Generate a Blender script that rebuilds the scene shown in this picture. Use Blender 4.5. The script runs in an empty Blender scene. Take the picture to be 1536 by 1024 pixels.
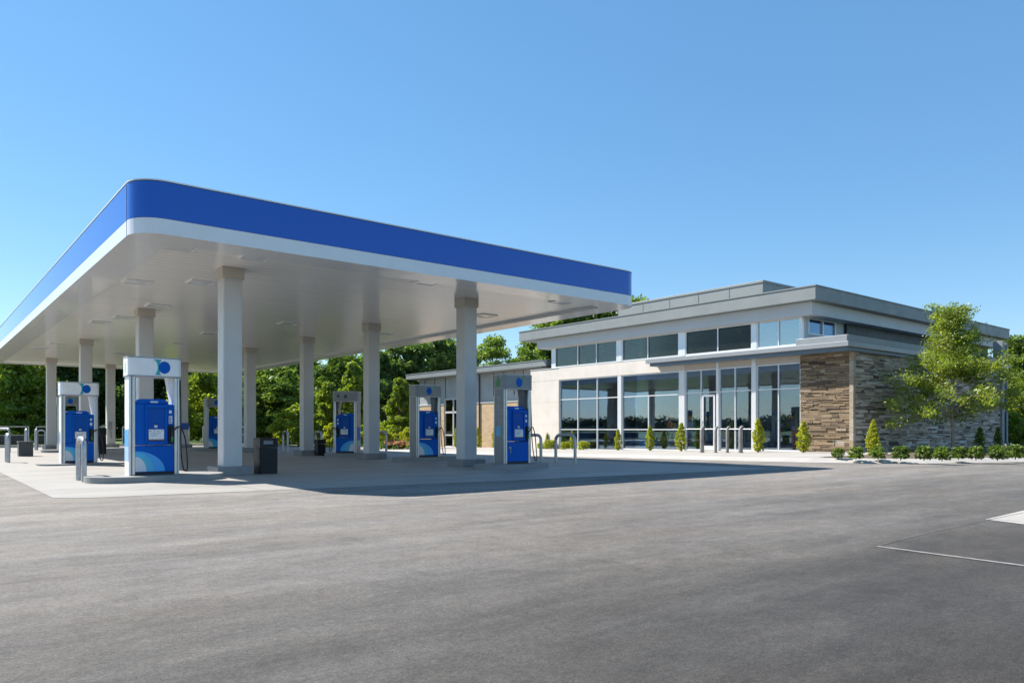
import bpy, math, random
import numpy as np
from math import sin, cos, pi, radians, sqrt
from mathutils import Vector, Matrix

random.seed(7)
SC = bpy.context.scene
COL = SC.collection

# ------------------------------------------------------------------ camera
F, CX, HY, EYE = 1121.0, 768.0, 643.0, 1.03       # measured from the photograph (1536 px wide)
FW = (0.6272, 0.7788); RT = (0.7788, -0.6272)
cam_d = bpy.data.cameras.new('camera'); cam = bpy.data.objects.new('camera', cam_d); COL.objects.link(cam)
cam.location = (0, 0, EYE); cam.rotation_euler = (radians(90), 0, -math.atan2(FW[0], FW[1]))
cam_d.sensor_width = 36.0; cam_d.lens = F / 1536 * 36; cam_d.shift_y = (HY - 512) / 1536
cam_d.clip_start = 0.1; cam_d.clip_end = 6000
SC.camera = cam

def at(px, d, z=0.0):
    X = (px - CX) / F * d
    return Vector((X * RT[0] + d * FW[0], X * RT[1] + d * FW[1], z))
def ground(px, py, z=0.0):
    return at(px, (EYE - z) * F / (py - HY), z)
def on_a(px, a):            # b where the sight line at column px crosses the plane x = a
    s = (px - CX) / F
    d = a / (s * RT[0] + FW[0]); return s * d * RT[1] + d * FW[1]
def on_b(px, b):
    s = (px - CX) / F
    d = b / (s * RT[1] + FW[1]); return s * d * RT[0] + d * FW[0]

def sstep(x, a, b):
    t = min(1, max(0, (x - a) / (b - a))); return t * t * (3 - 2 * t)
def gz(x, y):               # the lot falls gently along the shop front
    return -0.0129 * max(0, min(y, 60) - 14) * sstep(x, 17, 21.3)

# ------------------------------------------------------------------ materials
def newmat(name):
    m = bpy.data.materials.new(name); m.use_nodes = True
    nt = m.node_tree; b = nt.nodes['Principled BSDF']; return m, nt, b
def N(nt, t, **kw):
    n = nt.nodes.new(t)
    for k, v in kw.items():
        if k in n.inputs: n.inputs[k].default_value = v
        else: setattr(n, k, v)
    return n
def coord(nt, scale=(1, 1, 1), rot=(0, 0, 0), kind='Object'):
    tc = N(nt, 'ShaderNodeTexCoord'); mp = N(nt, 'ShaderNodeMapping')
    mp.inputs['Scale'].default_value = scale; mp.inputs['Rotation'].default_value = rot
    nt.links.new(tc.outputs[kind], mp.inputs['Vector']); return mp.outputs['Vector']
def noise(nt, vec, scale, detail=5, rough=.6):
    n = N(nt, 'ShaderNodeTexNoise', Scale=scale, Detail=detail, Roughness=rough)
    nt.links.new(vec, n.inputs['Vector']); return n.outputs['Fac']
def ramp(nt, fac, stops):
    r = N(nt, 'ShaderNodeValToRGB'); e = r.color_ramp.elements
    while len(e) < len(stops): e.new(0.5)
    for el, (p, c) in zip(e, stops): el.position = p; el.color = (*c, 1) if len(c) == 3 else c
    nt.links.new(fac, r.inputs['Fac']); return r.outputs['Color']
def mixc(nt, fac, c1, c2, mode='MIX'):
    m = N(nt, 'ShaderNodeMix', data_type='RGBA', blend_type=mode)
    for s, v in ((0, fac), (6, c1), (7, c2)):
        if hasattr(v, 'links'): nt.links.new(v, m.inputs[s])
        else: m.inputs[s].default_value = v if s == 0 else (*v, 1)
    return m.outputs[2]
def bump(nt, b, h, strength, dist=.01):
    bp = N(nt, 'ShaderNodeBump', Strength=strength, Distance=dist)
    nt.links.new(h, bp.inputs['Height']); nt.links.new(bp.outputs['Normal'], b.inputs['Normal'])
def paint(name, c, rough=.45, metal=0, var=.08, scale=3, coat=0, bmp=0, spec=.5, dirt=0):
    m, nt, b = newmat(name)
    v = coord(nt)
    f = noise(nt, v, scale, 6)
    lo = tuple(x * (1 - var) for x in c); hi = tuple(min(1, x * (1 + var)) for x in c)
    col = ramp(nt, f, [(.3, lo), (.7, hi)])
    if dirt:
        g = noise(nt, coord(nt, (2, 2, .35)), 2.2, 8, .7)
        dm = ramp(nt, g, [(.5, (0, 0, 0)), (.8, (dirt, dirt, dirt))])
        col = mixc(nt, dm, col, (.18, .16, .13))
    nt.links.new(col, b.inputs['Base Color'])
    rr = ramp(nt, noise(nt, v, scale * 2.3, 4), [(.3, (rough * .85,) * 3), (.7, (min(1, rough * 1.2),) * 3)])
    nt.links.new(rr, b.inputs['Roughness'])
    b.inputs['Metallic'].default_value = metal
    b.inputs['Coat Weight'].default_value = coat; b.inputs['Coat Roughness'].default_value = .06
    b.inputs['Specular IOR Level'].default_value = spec
    if bmp: bump(nt, b, noise(nt, v, 40, 4), bmp, .004)
    return m

M = {}
M['white'] = paint('white_panel', (.80, .80, .79), .35, dirt=.12)
M['canopy_white'] = paint('canopy_white', (.80, .80, .80), .22, var=.03, coat=.3)
def gloss(name, c, rough):
    m, nt, b = newmat(name); b.inputs['Base Color'].default_value = (*c, 1); b.inputs['Specular IOR Level'].default_value = .5
    v = coord(nt, (.3, .3, 1)); b.inputs['Roughness'].default_value = rough; b.inputs['Coat Weight'].default_value = .42; b.inputs['Coat Roughness'].default_value = .02; return m
M['blue_fascia'] = gloss('blue_fascia', (.0001, .092, .51), .1)
M['pump_blue'] = paint('pump_blue', (.0008, .10, .46), .4, var=.08, spec=.12)
M['pump_blue_dark'] = paint('pump_blue_dark', (.004, .06, .36), .35)
M['mid_blue'] = paint('mid_blue', (.03, .33, .75), .3)
M['sky_blue'] = paint('sky_blue', (.05, .42, .66), .3)
M['pale_blue'] = paint('pale_blue', (.30, .52, .85), .3)
M['teal'] = paint('teal', (.01, .33, .36), .3)
M['green'] = paint('green', (.02, .22, .06), .35)
M['pale_grey'] = paint('pale_grey', (.58, .62, .66), .35)
M['sticker'] = paint('sticker', (.72, .74, .76), .4, var=.15, scale=25)
M['orange'] = paint('orange_trim', (.30, .13, .03), .5)
M['alu'] = paint('brushed_aluminium', (.56, .57, .58), .32, metal=.75, var=.08, scale=6)
M['steel'] = paint('galvanised_steel', (.40, .42, .44), .35, metal=.8, var=.15, scale=14)
M['black'] = paint('black_rubber', (.012, .012, .013), .45)
M['bin'] = paint('charcoal_plastic', (.012, .013, .016), .45, var=.2, spec=.3)
M['dark'] = paint('dark_void', (.01, .011, .012), .7)
M['dark_teal'] = paint('dark_teal', (.02, .07, .07), .4)
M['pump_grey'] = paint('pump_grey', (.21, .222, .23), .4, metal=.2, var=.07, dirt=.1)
M['trim_grey'] = paint('trim_grey', (.30, .31, .32), .35, metal=.5)
M['roof_seam'] = paint('roof_seam', (.17, .185, .185), .5)
M['letter'] = paint('worn_letter', (.34, .36, .38), .5)
M['capital'] = paint('capital_bounce_tint', (.52, .47, .41), .45, var=.04)  # column tops, warm bounce light tinted into the colour
M['planter'] = paint('planter_grey', (.07, .07, .072), .6)
M['screen'] = paint('screen_blue', (.0008, .078, .37), .3, var=.02, spec=.14)
M['column'] = paint('column_paint', (.55, .55, .54), .42, var=.04, scale=1.5, dirt=.12)
M['beige'] = paint('beige_render', (.62, .575, .515), .8, var=.07, scale=1.2, bmp=.3, dirt=.12)
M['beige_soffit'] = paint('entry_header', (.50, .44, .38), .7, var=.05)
M['roof_metal'] = paint('grey_roof_metal', (.215, .235, .235), .5, metal=.1, var=.06, scale=1)
M['dark_metal'] = paint('dark_grey_panel', (.036, .046, .054), .5, metal=.1, var=.08)
M['frieze'] = paint('pale_grey_frieze', (.52, .53, .53), .5, var=.03, scale=.8, dirt=.06)
M['slab_metal'] = paint('awning_metal', (.27, .285, .295), .42, metal=.15, var=.04)
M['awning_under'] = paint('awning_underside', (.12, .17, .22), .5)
M['frame'] = paint('window_aluminium', (.72, .73, .74), .33, metal=.35, var=.03)
M['bollard'] = paint('stained_bollard_paint', (.22, .21, .20), .6, var=.25, dirt=.3)
M['interior_wall'] = paint('interior_wall', (.42, .41, .39), .8)
M['interior_floor'] = paint('interior_floor', (.30, .29, .27), .3)
M['interior_ceiling'] = paint('interior_ceiling', (.5, .49, .47), .8)
M['shelf'] = paint('shelf_grey', (.30, .31, .33), .5)
M['cooler'] = paint('cooler_blue', (.03, .24, .62), .35)
M['red'] = paint('counter_red', (.35, .03, .03), .4)
M['bark'] = paint('bark', (.13, .10, .075), .9, var=.35, scale=9, bmp=1)
M['bark_pale'] = paint('pale_bark', (.26, .22, .17), .9, var=.3, scale=9, bmp=1)
M['line'] = paint('worn_road_paint', (.21, .20, .19), .8, var=.35, scale=12)
M['seam'] = paint('tar_seam', (.115, .108, .10), .8, var=.3, scale=8)
M['light_lens'] = paint('light_lens', (.7, .72, .74), .15, var=.2, scale=9)

def soffit_mat():
    m, nt, b = newmat('canopy_soffit')
    v = coord(nt)
    w = N(nt, 'ShaderNodeTexWave', wave_type='BANDS', bands_direction='Y', wave_profile='SAW', Scale=1.05, Distortion=0)
    nt.links.new(v, w.inputs['Vector'])
    line = ramp(nt, w.outputs['Fac'], [(0, (.45,) * 3), (.045, (1,) * 3), (.96, (1,) * 3), (1, (.55,) * 3)])
    n = noise(nt, coord(nt, (.25, 4, 1)), 1.1, 6, .65)
    c = ramp(nt, n, [(.3, (.86, .82, .765)), (.7, (.94, .91, .86))])
    nt.links.new(mixc(nt, 1.0, c, line, 'MULTIPLY'), b.inputs['Base Color'])
    b.inputs['Roughness'].default_value = .2
    n2 = noise(nt, coord(nt, (.12, 3.6, 1)), 1.6, 3, .5)
    add = N(nt, 'ShaderNodeMath', operation='ADD'); nt.links.new(n2, add.inputs[0]); nt.links.new(w.outputs['Fac'], add.inputs[1])
    bump(nt, b, add.outputs[0], .4, .016)
    return m
M['soffit'] = soffit_mat()

def asphalt_mat():
    m, nt, b = newmat('weathered_asphalt')
    v = coord(nt)
    big = noise(nt, coord(nt, (.10, .26, 1), (0, 0, radians(8))), 1.0, 6, .6)
    c = ramp(nt, big, [(.25, (.105, .099, .094)), (.5, (.142, .133, .124)), (.75, (.175, .163, .150))])
    # tone darkens towards low y, with a ragged edge
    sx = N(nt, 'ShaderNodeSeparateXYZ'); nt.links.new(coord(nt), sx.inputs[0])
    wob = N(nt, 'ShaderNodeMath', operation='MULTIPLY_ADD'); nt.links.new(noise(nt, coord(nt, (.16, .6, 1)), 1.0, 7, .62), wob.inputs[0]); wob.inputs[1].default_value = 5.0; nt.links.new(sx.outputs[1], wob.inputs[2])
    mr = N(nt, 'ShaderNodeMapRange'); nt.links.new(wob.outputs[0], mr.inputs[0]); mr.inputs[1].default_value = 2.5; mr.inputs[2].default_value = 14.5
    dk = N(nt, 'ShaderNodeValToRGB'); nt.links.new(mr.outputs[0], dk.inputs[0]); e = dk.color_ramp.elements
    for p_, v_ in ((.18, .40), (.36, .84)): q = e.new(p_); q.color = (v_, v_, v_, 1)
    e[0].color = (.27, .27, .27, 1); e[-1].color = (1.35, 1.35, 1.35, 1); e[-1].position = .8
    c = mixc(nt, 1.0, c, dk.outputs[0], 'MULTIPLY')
    for sc_, sx, lo, hi, rt in ((1.3, .16, .72, 1.22, 4), (4.0, .22, .84, 1.13, -6), (1.1, .5, .9, 1.08, 40)):
        st = noise(nt, coord(nt, (sx, 1, 1), (0, 0, radians(rt))), sc_, 8, .68)
        c = mixc(nt, 1.0, c, ramp(nt, st, [(.30, (lo,) * 3), (.5, (1.0,) * 3), (.72, (hi, hi * .995, hi * .985))]), 'MULTIPLY')
    for sc_, lo, hi in ((2.6, .84, 1.14), (11, .84, 1.14), (34, .70, 1.3), (80, .68, 1.34)):
        f = noise(nt, v, sc_, 3, .75)
        c = mixc(nt, 1.0, c, ramp(nt, f, [(.3, (lo,) * 3), (.5, (1.0,) * 3), (.7, (hi,) * 3)]), 'MULTIPLY')
    wm = ramp(nt, noise(nt, coord(nt, (.35, .8, 1)), .8, 6, .65), [(.42, (1, 1, 1)), (.68, (1.06, 1.0, .93))])
    c = mixc(nt, 1.0, c, wm, 'MULTIPLY'); c = mixc(nt, 1.0, c, (1.0, 1.0, .985), 'MULTIPLY')
    # oil drips and faint tyre wear
    dr = noise(nt, v, 1.7, 6, .75)
    c = mixc(nt, ramp(nt, dr, [(.63, (0, 0, 0)), (.74, (.6,) * 3)]), c, (.06, .056, .054))
    vo = N(nt, 'ShaderNodeTexVoronoi', feature='DISTANCE_TO_EDGE', Scale=.22)
    dv = N(nt, 'ShaderNodeVectorMath', operation='ADD')
    nn = N(nt, 'ShaderNodeTexNoise', Scale=1.2, Detail=6); nt.links.new(v, nn.inputs['Vector'])
    sc = N(nt, 'ShaderNodeVectorMath', operation='SCALE'); sc.inputs['Scale'].default_value = 1.4
    nt.links.new(nn.outputs['Color'], sc.inputs[0]); nt.links.new(v, dv.inputs[0]); nt.links.new(sc.outputs[0], dv.inputs[1])
    nt.links.new(dv.outputs[0], vo.inputs['Vector'])
    ck = ramp(nt, vo.outputs['Distance'], [(0, (.6,) * 3), (.005, (0, 0, 0))])
    brk = ramp(nt, noise(nt, v, .4, 2), [(.5, (0, 0, 0)), (.6, (1,) * 3)])
    c = mixc(nt, mixc(nt, 1.0, ck, brk, 'MULTIPLY'), c, (.05, .047, .045))
    nt.links.new(c, b.inputs['Base Color'])
    b.inputs['Roughness'].default_value = .82; b.inputs['Specular IOR Level'].default_value = .35
    bump(nt, b, noise(nt, v, 70, 4, .8), .9, .008)
    return m
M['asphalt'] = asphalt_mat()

def concrete_mat(name, lo, hi, joints=None, rough=.8):
    m, nt, b = newmat(name)
    v = coord(nt)
    n = noise(nt, coord(nt, (.5, 1.1, 1), (0, 0, radians(20))), .8, 8, .62)
    c = ramp(nt, n, [(.3, lo), (.7, hi)])
    c = mixc(nt, .6, c, ramp(nt, noise(nt, v, 60, 3, .8), [(.3, (.82,) * 3), (.7, (1.12,) * 3)]), 'MULTIPLY')
    st = ramp(nt, noise(nt, v, .9, 6, .7), [(.55, (0, 0, 0)), (.75, (.4,) * 3)])
    c = mixc(nt, st, c, tuple(x * .62 for x in lo))
    if joints:
        br = N(nt, 'ShaderNodeTexBrick', offset=0, Scale=1.0)
        br.inputs['Brick Width'].default_value = joints; br.inputs['Row Height'].default_value = joints
        br.inputs['Mortar Size'].default_value = .012; br.inputs['Mortar Smooth'].default_value = .2
        nt.links.new(v, br.inputs['Vector'])
        c = mixc(nt, br.outputs['Fac'], c, tuple(x * .35 for x in lo))
    nt.links.new(c, b.inputs['Base Color'])
    b.inputs['Roughness'].default_value = rough
    bump(nt, b, noise(nt, v, 80, 4, .7), .3, .004)
    return m
M['forecourt'] = concrete_mat('forecourt_concrete', (.26, .247, .226), (.34, .325, .30), 4.6, .62)
M['sidewalk'] = concrete_mat('sidewalk_concrete', (.34, .315, .285), (.42, .395, .36), 1.6)
M['kerb'] = concrete_mat('kerb_concrete', (.36, .34, .31), (.44, .42, .39))
M['island'] = concrete_mat('island_concrete', (.22, .22, .21), (.30, .295, .285))
M['footing'] = concrete_mat('footing_concrete', (.20, .20, .20), (.28, .28, .28))

def bed_mat():
    m, nt, b = newmat('mulch'); v = coord(nt)
    c = ramp(nt, noise(nt, v, 22, 6, .75), [(.3, (.05, .034, .022)), (.55, (.15, .11, .075)), (.75, (.26, .21, .15))])
    nt.links.new(c, b.inputs['Base Color']); b.inputs['Roughness'].default_value = .95
    bump(nt, b, noise(nt, v, 30, 5, .8), 1, .03); return m
M['mulch'] = bed_mat()
def grass_mat(name, a, c_):
    m, nt, b = newmat(name); v = coord(nt)
    c = ramp(nt, noise(nt, v, 3.5, 8, .75), [(.3, a), (.7, c_)])
    nt.links.new(c, b.inputs['Base Color']); b.inputs['Roughness'].default_value = .95
    bump(nt, b, noise(nt, v, 35, 5, .8), 1, .05); return m
M['grass'] = grass_mat('meadow_grass', (.035, .06, .015), (.09, .13, .035))
M['lawn'] = grass_mat('lawn_grass', (.05, .10, .015), (.12, .18, .03))

def leaf_mat(name, dark, light, trans=.45, yellow=None):
    m, nt, b = newmat(name); nt.nodes.remove(b)
    out = nt.nodes['Material Output']
    v = coord(nt)
    at_ = N(nt, 'ShaderNodeAttribute', attribute_name='tint')
    oi = N(nt, 'ShaderNodeObjectInfo')
    a1 = N(nt, 'ShaderNodeMath', operation='MULTIPLY_ADD'); nt.links.new(oi.outputs['Random'], a1.inputs[0]); a1.inputs[1].default_value = .3
    nt.links.new(at_.outputs['Fac'], a1.inputs[2])
    stops = [(.15, dark), (.85, light)]
    if yellow: stops.append((1.15 / 1.3, yellow))
    sc = N(nt, 'ShaderNodeMath', operation='DIVIDE'); nt.links.new(a1.outputs[0], sc.inputs[0]); sc.inputs[1].default_value = 1.3
    c = ramp(nt, sc.outputs[0], stops)
    df = N(nt, 'ShaderNodeBsdfDiffuse'); tr = N(nt, 'ShaderNodeBsdfTranslucent'); gl = N(nt, 'ShaderNodeBsdfGlossy', Roughness=.45)
    gl.inputs['Color'].default_value = (.55, .6, .6, 1)
    nt.links.new(c, df.inputs['Color'])
    tc = mixc(nt, 1.0, c, (1.25, 1.35, .6), 'MULTIPLY'); nt.links.new(tc, tr.inputs['Color'])
    mx = N(nt, 'ShaderNodeMixShader', Fac=trans); nt.links.new(df.outputs[0], mx.inputs[1]); nt.links.new(tr.outputs[0], mx.inputs[2])
    mg = N(nt, 'ShaderNodeMixShader', Fac=.05); nt.links.new(mx.outputs[0], mg.inputs[1]); nt.links.new(gl.outputs[0], mg.inputs[2])
    nt.links.new(mg.outputs[0], out.inputs['Surface']); return m
M['leaf_dark'] = leaf_mat('leaf_dark_green', (.06, .115, .03), (.18, .26, .065), .55)
M['leaf_mid'] = leaf_mat('leaf_mid_green', (.07, .125, .02), (.23, .315, .055), .5)
M['leaf_light'] = leaf_mat('leaf_light_green', (.11, .17, .02), (.33, .39, .045), .5)
M['leaf_yellow'] = leaf_mat('leaf_yellow_green', (.22, .27, .018), (.56, .54, .035), .45)
M['leaf_box'] = leaf_mat('leaf_boxwood', (.05, .095, .012), (.24, .33, .035), .4)
M['leaf_young'] = leaf_mat('leaf_young_tree', (.13, .19, .022), (.42, .46, .06), .52)
M['leaf_far'] = leaf_mat('leaf_far_green', (.018, .035, .018), (.04, .06, .03), .1)
M['flower'] = leaf_mat('flower_coral', (.40, .13, .09), (.60, .33, .22), .3)

def glass_mat(name, refl, tint, gcol=(.9, .95, .97)):
    m, nt, b = newmat(name); nt.nodes.remove(b); out = nt.nodes['Material Output']
    tp = N(nt, 'ShaderNodeBsdfTransparent'); tp.inputs['Color'].default_value = (*tint, 1)
    gl = N(nt, 'ShaderNodeBsdfGlossy', Roughness=.0); gl.inputs['Color'].default_value = (*gcol, 1)
    v = coord(nt)
    bp = N(nt, 'ShaderNodeBump', Strength=.012, Distance=.05); nt.links.new(noise(nt, v, .7, 2), bp.inputs['Height'])
    nt.links.new(bp.outputs['Normal'], gl.inputs['Normal'])
    fr = N(nt, 'ShaderNodeFresnel', IOR=1.5)
    mm = N(nt, 'ShaderNodeMath', operation='MULTIPLY_ADD', use_clamp=True)
    nt.links.new(fr.outputs[0], mm.inputs[0]); mm.inputs[1].default_value = .8; mm.inputs[2].default_value = refl
    mx = N(nt, 'ShaderNodeMixShader'); nt.links.new(mm.outputs[0], mx.inputs[0])
    nt.links.new(tp.outputs[0], mx.inputs[1]); nt.links.new(gl.outputs[0], mx.inputs[2])
    nt.links.new(mx.outputs[0], out.inputs['Surface']); return m
M['glass'] = glass_mat('coated_glass', .11, (.88, .92, .91), (.64, .80, 1.0))
M['glass_dark'] = glass_mat('grey_glass', -.015, (.56, .56, .53))
M['glass_blue'] = glass_mat('mirror_glass', .30, (.7, .75, .75))

def stone_mat(name, stops):
    m, nt, b = newmat(name)
    a = N(nt, 'ShaderNodeAttribute', attribute_name='tint')
    c = ramp(nt, a.outputs['Fac'], stops)
    v = coord(nt)
    c = mixc(nt, .9, c, ramp(nt, noise(nt, coord(nt, (1, 1, 3)), 9, 7, .7), [(.25, (.6,) * 3), (.75, (1.3,) * 3)]), 'MULTIPLY')
    nt.links.new(c, b.inputs['Base Color']); b.inputs['Roughness'].default_value = .9
    bump(nt, b, noise(nt, v, 28, 6, .75), .9, .02); return m
M['stone'] = stone_mat('ledgestone', [(0, (.06, .046, .034)), (.22, (.13, .095, .065)), (.5, (.235, .17, .105)), (.75, (.33, .24, .145)), (.92, (.38, .31, .23)), (1, (.46, .42, .36))])
M['stone_shade_face'] = stone_mat('ledgestone_shade_face', [(0, (.08, .066, .054)), (.22, (.20, .165, .135)), (.5, (.42, .34, .26)), (.75, (.54, .45, .355)), (.92, (.62, .54, .46)), (1, (.68, .62, .55))])  # same ledgestone, the skylit shade of the right face painted into its colour
def brick_mat():
    m, nt, b = newmat('tan_brick')
    tc = N(nt, 'ShaderNodeTexCoord'); mp = N(nt, 'ShaderNodeMapping'); mp.inputs['Rotation'].default_value = (radians(90), 0, radians(90))
    sx = N(nt, 'ShaderNodeSeparateXYZ'); cb = N(nt, 'ShaderNodeCombineXYZ'); nt.links.new(tc.outputs['Object'], sx.inputs[0])
    nt.links.new(sx.outputs[1], cb.inputs[0]); nt.links.new(sx.outputs[2], cb.inputs[1])
    br = N(nt, 'ShaderNodeTexBrick', Scale=1.0, offset=.5)
    br.inputs['Brick Width'].default_value = .4; br.inputs['Row Height'].default_value = .13; br.inputs['Mortar Size'].default_value = .01
    br.inputs['Color1'].default_value = (.40, .28, .16, 1); br.inputs['Color2'].default_value = (.50, .37, .22, 1); br.inputs['Mortar'].default_value = (.36, .30, .22, 1)
    nt.links.new(cb.outputs[0], br.inputs['Vector']); nt.links.new(br.outputs['Color'], b.inputs['Base Color'])
    b.inputs['Roughness'].default_value = .9; bump(nt, b, br.outputs['Fac'], -.4, .01); return m
M['brick'] = brick_mat()
def siding_mat():
    m, nt, b = newmat('ribbed_siding')
    v = coord(nt)
    w = N(nt, 'ShaderNodeTexWave', wave_type='BANDS', bands_direction='Y', wave_profile='SIN', Scale=2.6, Distortion=0)
    nt.links.new(v, w.inputs['Vector'])
    c = ramp(nt, noise(nt, coord(nt, (1, 1, .3)), 2, 5), [(.3, (.40, .41, .42)), (.7, (.48, .49, .50))])
    nt.links.new(c, b.inputs['Base Color']); b.inputs['Roughness'].default_value = .45; b.inputs['Metallic'].default_value = .25
    bump(nt, b, w.outputs['Fac'], .5, .02); return m
M['siding'] = siding_mat()
def product_mat():
    m, nt, b = newmat('packaged_goods')
    a = N(nt, 'ShaderNodeAttribute', attribute_name='tint')
    c = ramp(nt, a.outputs['Fac'], [(0, (.5, .05, .04)), (.2, (.55, .4, .05)), (.4, (.04, .25, .5)), (.6, (.6, .6, .58)), (.8, (.05, .32, .12)), (1, (.5, .2, .05))])
    nt.links.new(c, b.inputs['Base Color']); b.inputs['Roughness'].default_value = .4; return m
M['goods'] = product_mat()

# ------------------------------------------------------------------ mesh helpers
class MB:
    def __init__(s): s.v = []; s.f = []; s.m = []; s.sm = []; s.t = []
    def add(s, vs, fs, m=0, smooth=False, tint=None):
        o = len(s.v); s.v += [tuple(p) for p in vs]
        for f in fs:
            s.f.append(tuple(i + o for i in f)); s.m.append(m); s.sm.append(smooth); s.t.append(0.5 if tint is None else tint)
        return s
    def box(s, x0, y0, z0, x1, y1, z1, m=0, tint=None):
        vs = [(x, y, z) for z in (z0, z1) for y in (y0, y1) for x in (x0, x1)]
        return s.add(vs, [(0, 2, 3, 1), (4, 5, 7, 6), (0, 1, 5, 4), (2, 6, 7, 3), (0, 4, 6, 2), (1, 3, 7, 5)], m, tint=tint)
    def prism(s, poly, z0, z1, m=0, smooth=False, caps=True):     # poly counter-clockwise
        n = len(poly); vs = [(x, y, z0) for x, y in poly] + [(x, y, z1) for x, y in poly]
        s.add(vs, [(i, (i + 1) % n, n + (i + 1) % n, n + i) for i in range(n)], m, smooth)
        if caps: s.add(vs, [tuple(range(n - 1, -1, -1)), tuple(range(n, 2 * n))], m)
        return s
    def extrude_y(s, poly, y0, y1, m=0):                      # poly of (x, z)
        n = len(poly); vs = [(x, y0, z) for x, z in poly] + [(x, y1, z) for x, z in poly]
        return s.add(vs, [(i, (i + 1) % n, n + (i + 1) % n, n + i) for i in range(n)] + [tuple(range(n - 1, -1, -1)), tuple(range(n, 2 * n))], m)
    def extrude_x(s, poly, x0, x1, m=0):                      # poly of (y, z)
        n = len(poly); vs = [(x0, y, z) for y, z in poly] + [(x1, y, z) for y, z in poly]
        return s.add(vs, [(i, (i + 1) % n, n + (i + 1) % n, n + i) for i in range(n)] + [tuple(range(n - 1, -1, -1)), tuple(range(n, 2 * n))], m)
    def tube(s, pts, r, n=10, m=0):
        pts = [Vector(p) for p in pts]; k = len(pts)
        rs = r if isinstance(r, (list, tuple)) else [r] * k
        vs = []; up = Vector((.123, .456, .88)); prev = None
        for i, p in enumerate(pts):
            t = (pts[min(i + 1, k - 1)] - pts[max(i - 1, 0)]).normalized()
            if prev is None: a = t.cross(up).normalized()
            else: a = (prev - t * prev.dot(t)).normalized()
            prev = a; b = t.cross(a)
            for j in range(n):
                q = 2 * pi * j / n; vs.append(p + (a * cos(q) + b * sin(q)) * rs[i])
        fs = [(i * n + j, i * n + (j + 1) % n, (i + 1) * n + (j + 1) % n, (i + 1) * n + j) for i in range(k - 1) for j in range(n)]
        s.add(vs, fs, m, True); s.add(vs, [tuple(range(n - 1, -1, -1)), tuple(range((k - 1) * n, k * n))], m)
        return s
    def lathe(s, prof, cx=0, cy=0, n=20, m=0):                # prof of (r, z)
        vs = [(cx + r * cos(2 * pi * j / n), cy + r * sin(2 * pi * j / n), z) for r, z in prof for j in range(n)]
        fs = [(i * n + j, i * n + (j + 1) % n, (i + 1) * n + (j + 1) % n, (i + 1) * n + j) for i in range(len(prof) - 1) for j in range(n)]
        s.add(vs, fs, m, True); s.add(vs, [tuple(range(n - 1, -1, -1)), tuple(range(len(vs) - n, len(vs)))], m); return s
    def build(s, name, mats, parent=None, bevel=0, world=False, tint=False, loc=None):
        off = parent.location if (parent is not None and world) else Vector((0, 0, 0))
        if loc is not None: off = Vector(loc)
        me = bpy.data.meshes.new(name)
        me.from_pydata([(x - off[0], y - off[1], z - off[2]) for x, y, z in s.v], [], s.f)
        if not isinstance(mats, (list, tuple)): mats = [mats]
        for mt in mats: me.materials.append(M[mt] if isinstance(mt, str) else mt)
        me.polygons.foreach_set('material_index', s.m); me.polygons.foreach_set('use_smooth', s.sm)
        if tint:
            at_ = me.attributes.new('tint', 'FLOAT', 'FACE'); at_.data.foreach_set('value', s.t)
        me.update()
        o = bpy.data.objects.new(name, me); COL.objects.link(o)
        if parent is not None: o.parent = parent
        elif loc is not None: o.location = loc
        if bevel:
            md = o.modifiers.new('bevel', 'BEVEL'); md.width = bevel; md.segments = 2; md.limit_method = 'ANGLE'
        return o

def rrect(x0, y0, x1, y1, r, n=8):
    p = []
    for cx, cy, a0 in ((x1 - r, y0 + r, -90), (x1 - r, y1 - r, 0), (x0 + r, y1 - r, 90), (x0 + r, y0 + r, 180)):
        for i in range(n + 1):
            a = radians(a0 + 90 * i / n); p.append((cx + r * cos(a), cy + r * sin(a)))
    return p
def spline(P, k=6):
    P = [Vector(p) for p in P]; P = [P[0]] + P + [P[-1]]; out = []
    for i in range(1, len(P) - 2):
        a, b_, c, d = P[i - 1:i + 3]
        for j in range(k):
            t = j / k; out.append(.5 * ((2 * b_) + (c - a) * t + (2 * a - 5 * b_ + 4 * c - d) * t * t + (3 * b_ - a - 3 * c + d) * t ** 3))
    return out + [P[-2]]
def tag(o, label=None, cat=None, group=None, kind=None):
    if label: o['label'] = label
    if cat: o['category'] = cat
    if group: o['group'] = group
    if kind: o['kind'] = kind
    return o
def thing(name, label, cat, loc, rz=0, group=None):
    o = bpy.data.objects.new(name, None); COL.objects.link(o); o.empty_display_size = .3
    o.location = loc; o.rotation_euler = (0, 0, rz); return tag(o, label, cat, group)
def copy_tree(o, parent=None):
    c = o.copy(); COL.objects.link(c)
    if parent is not None: c.parent = parent
    for ch in [k for k in ORIG_CHILDREN(o)]: copy_tree(ch, c)
    return c
def ORIG_CHILDREN(o): return list(o.children)

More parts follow.
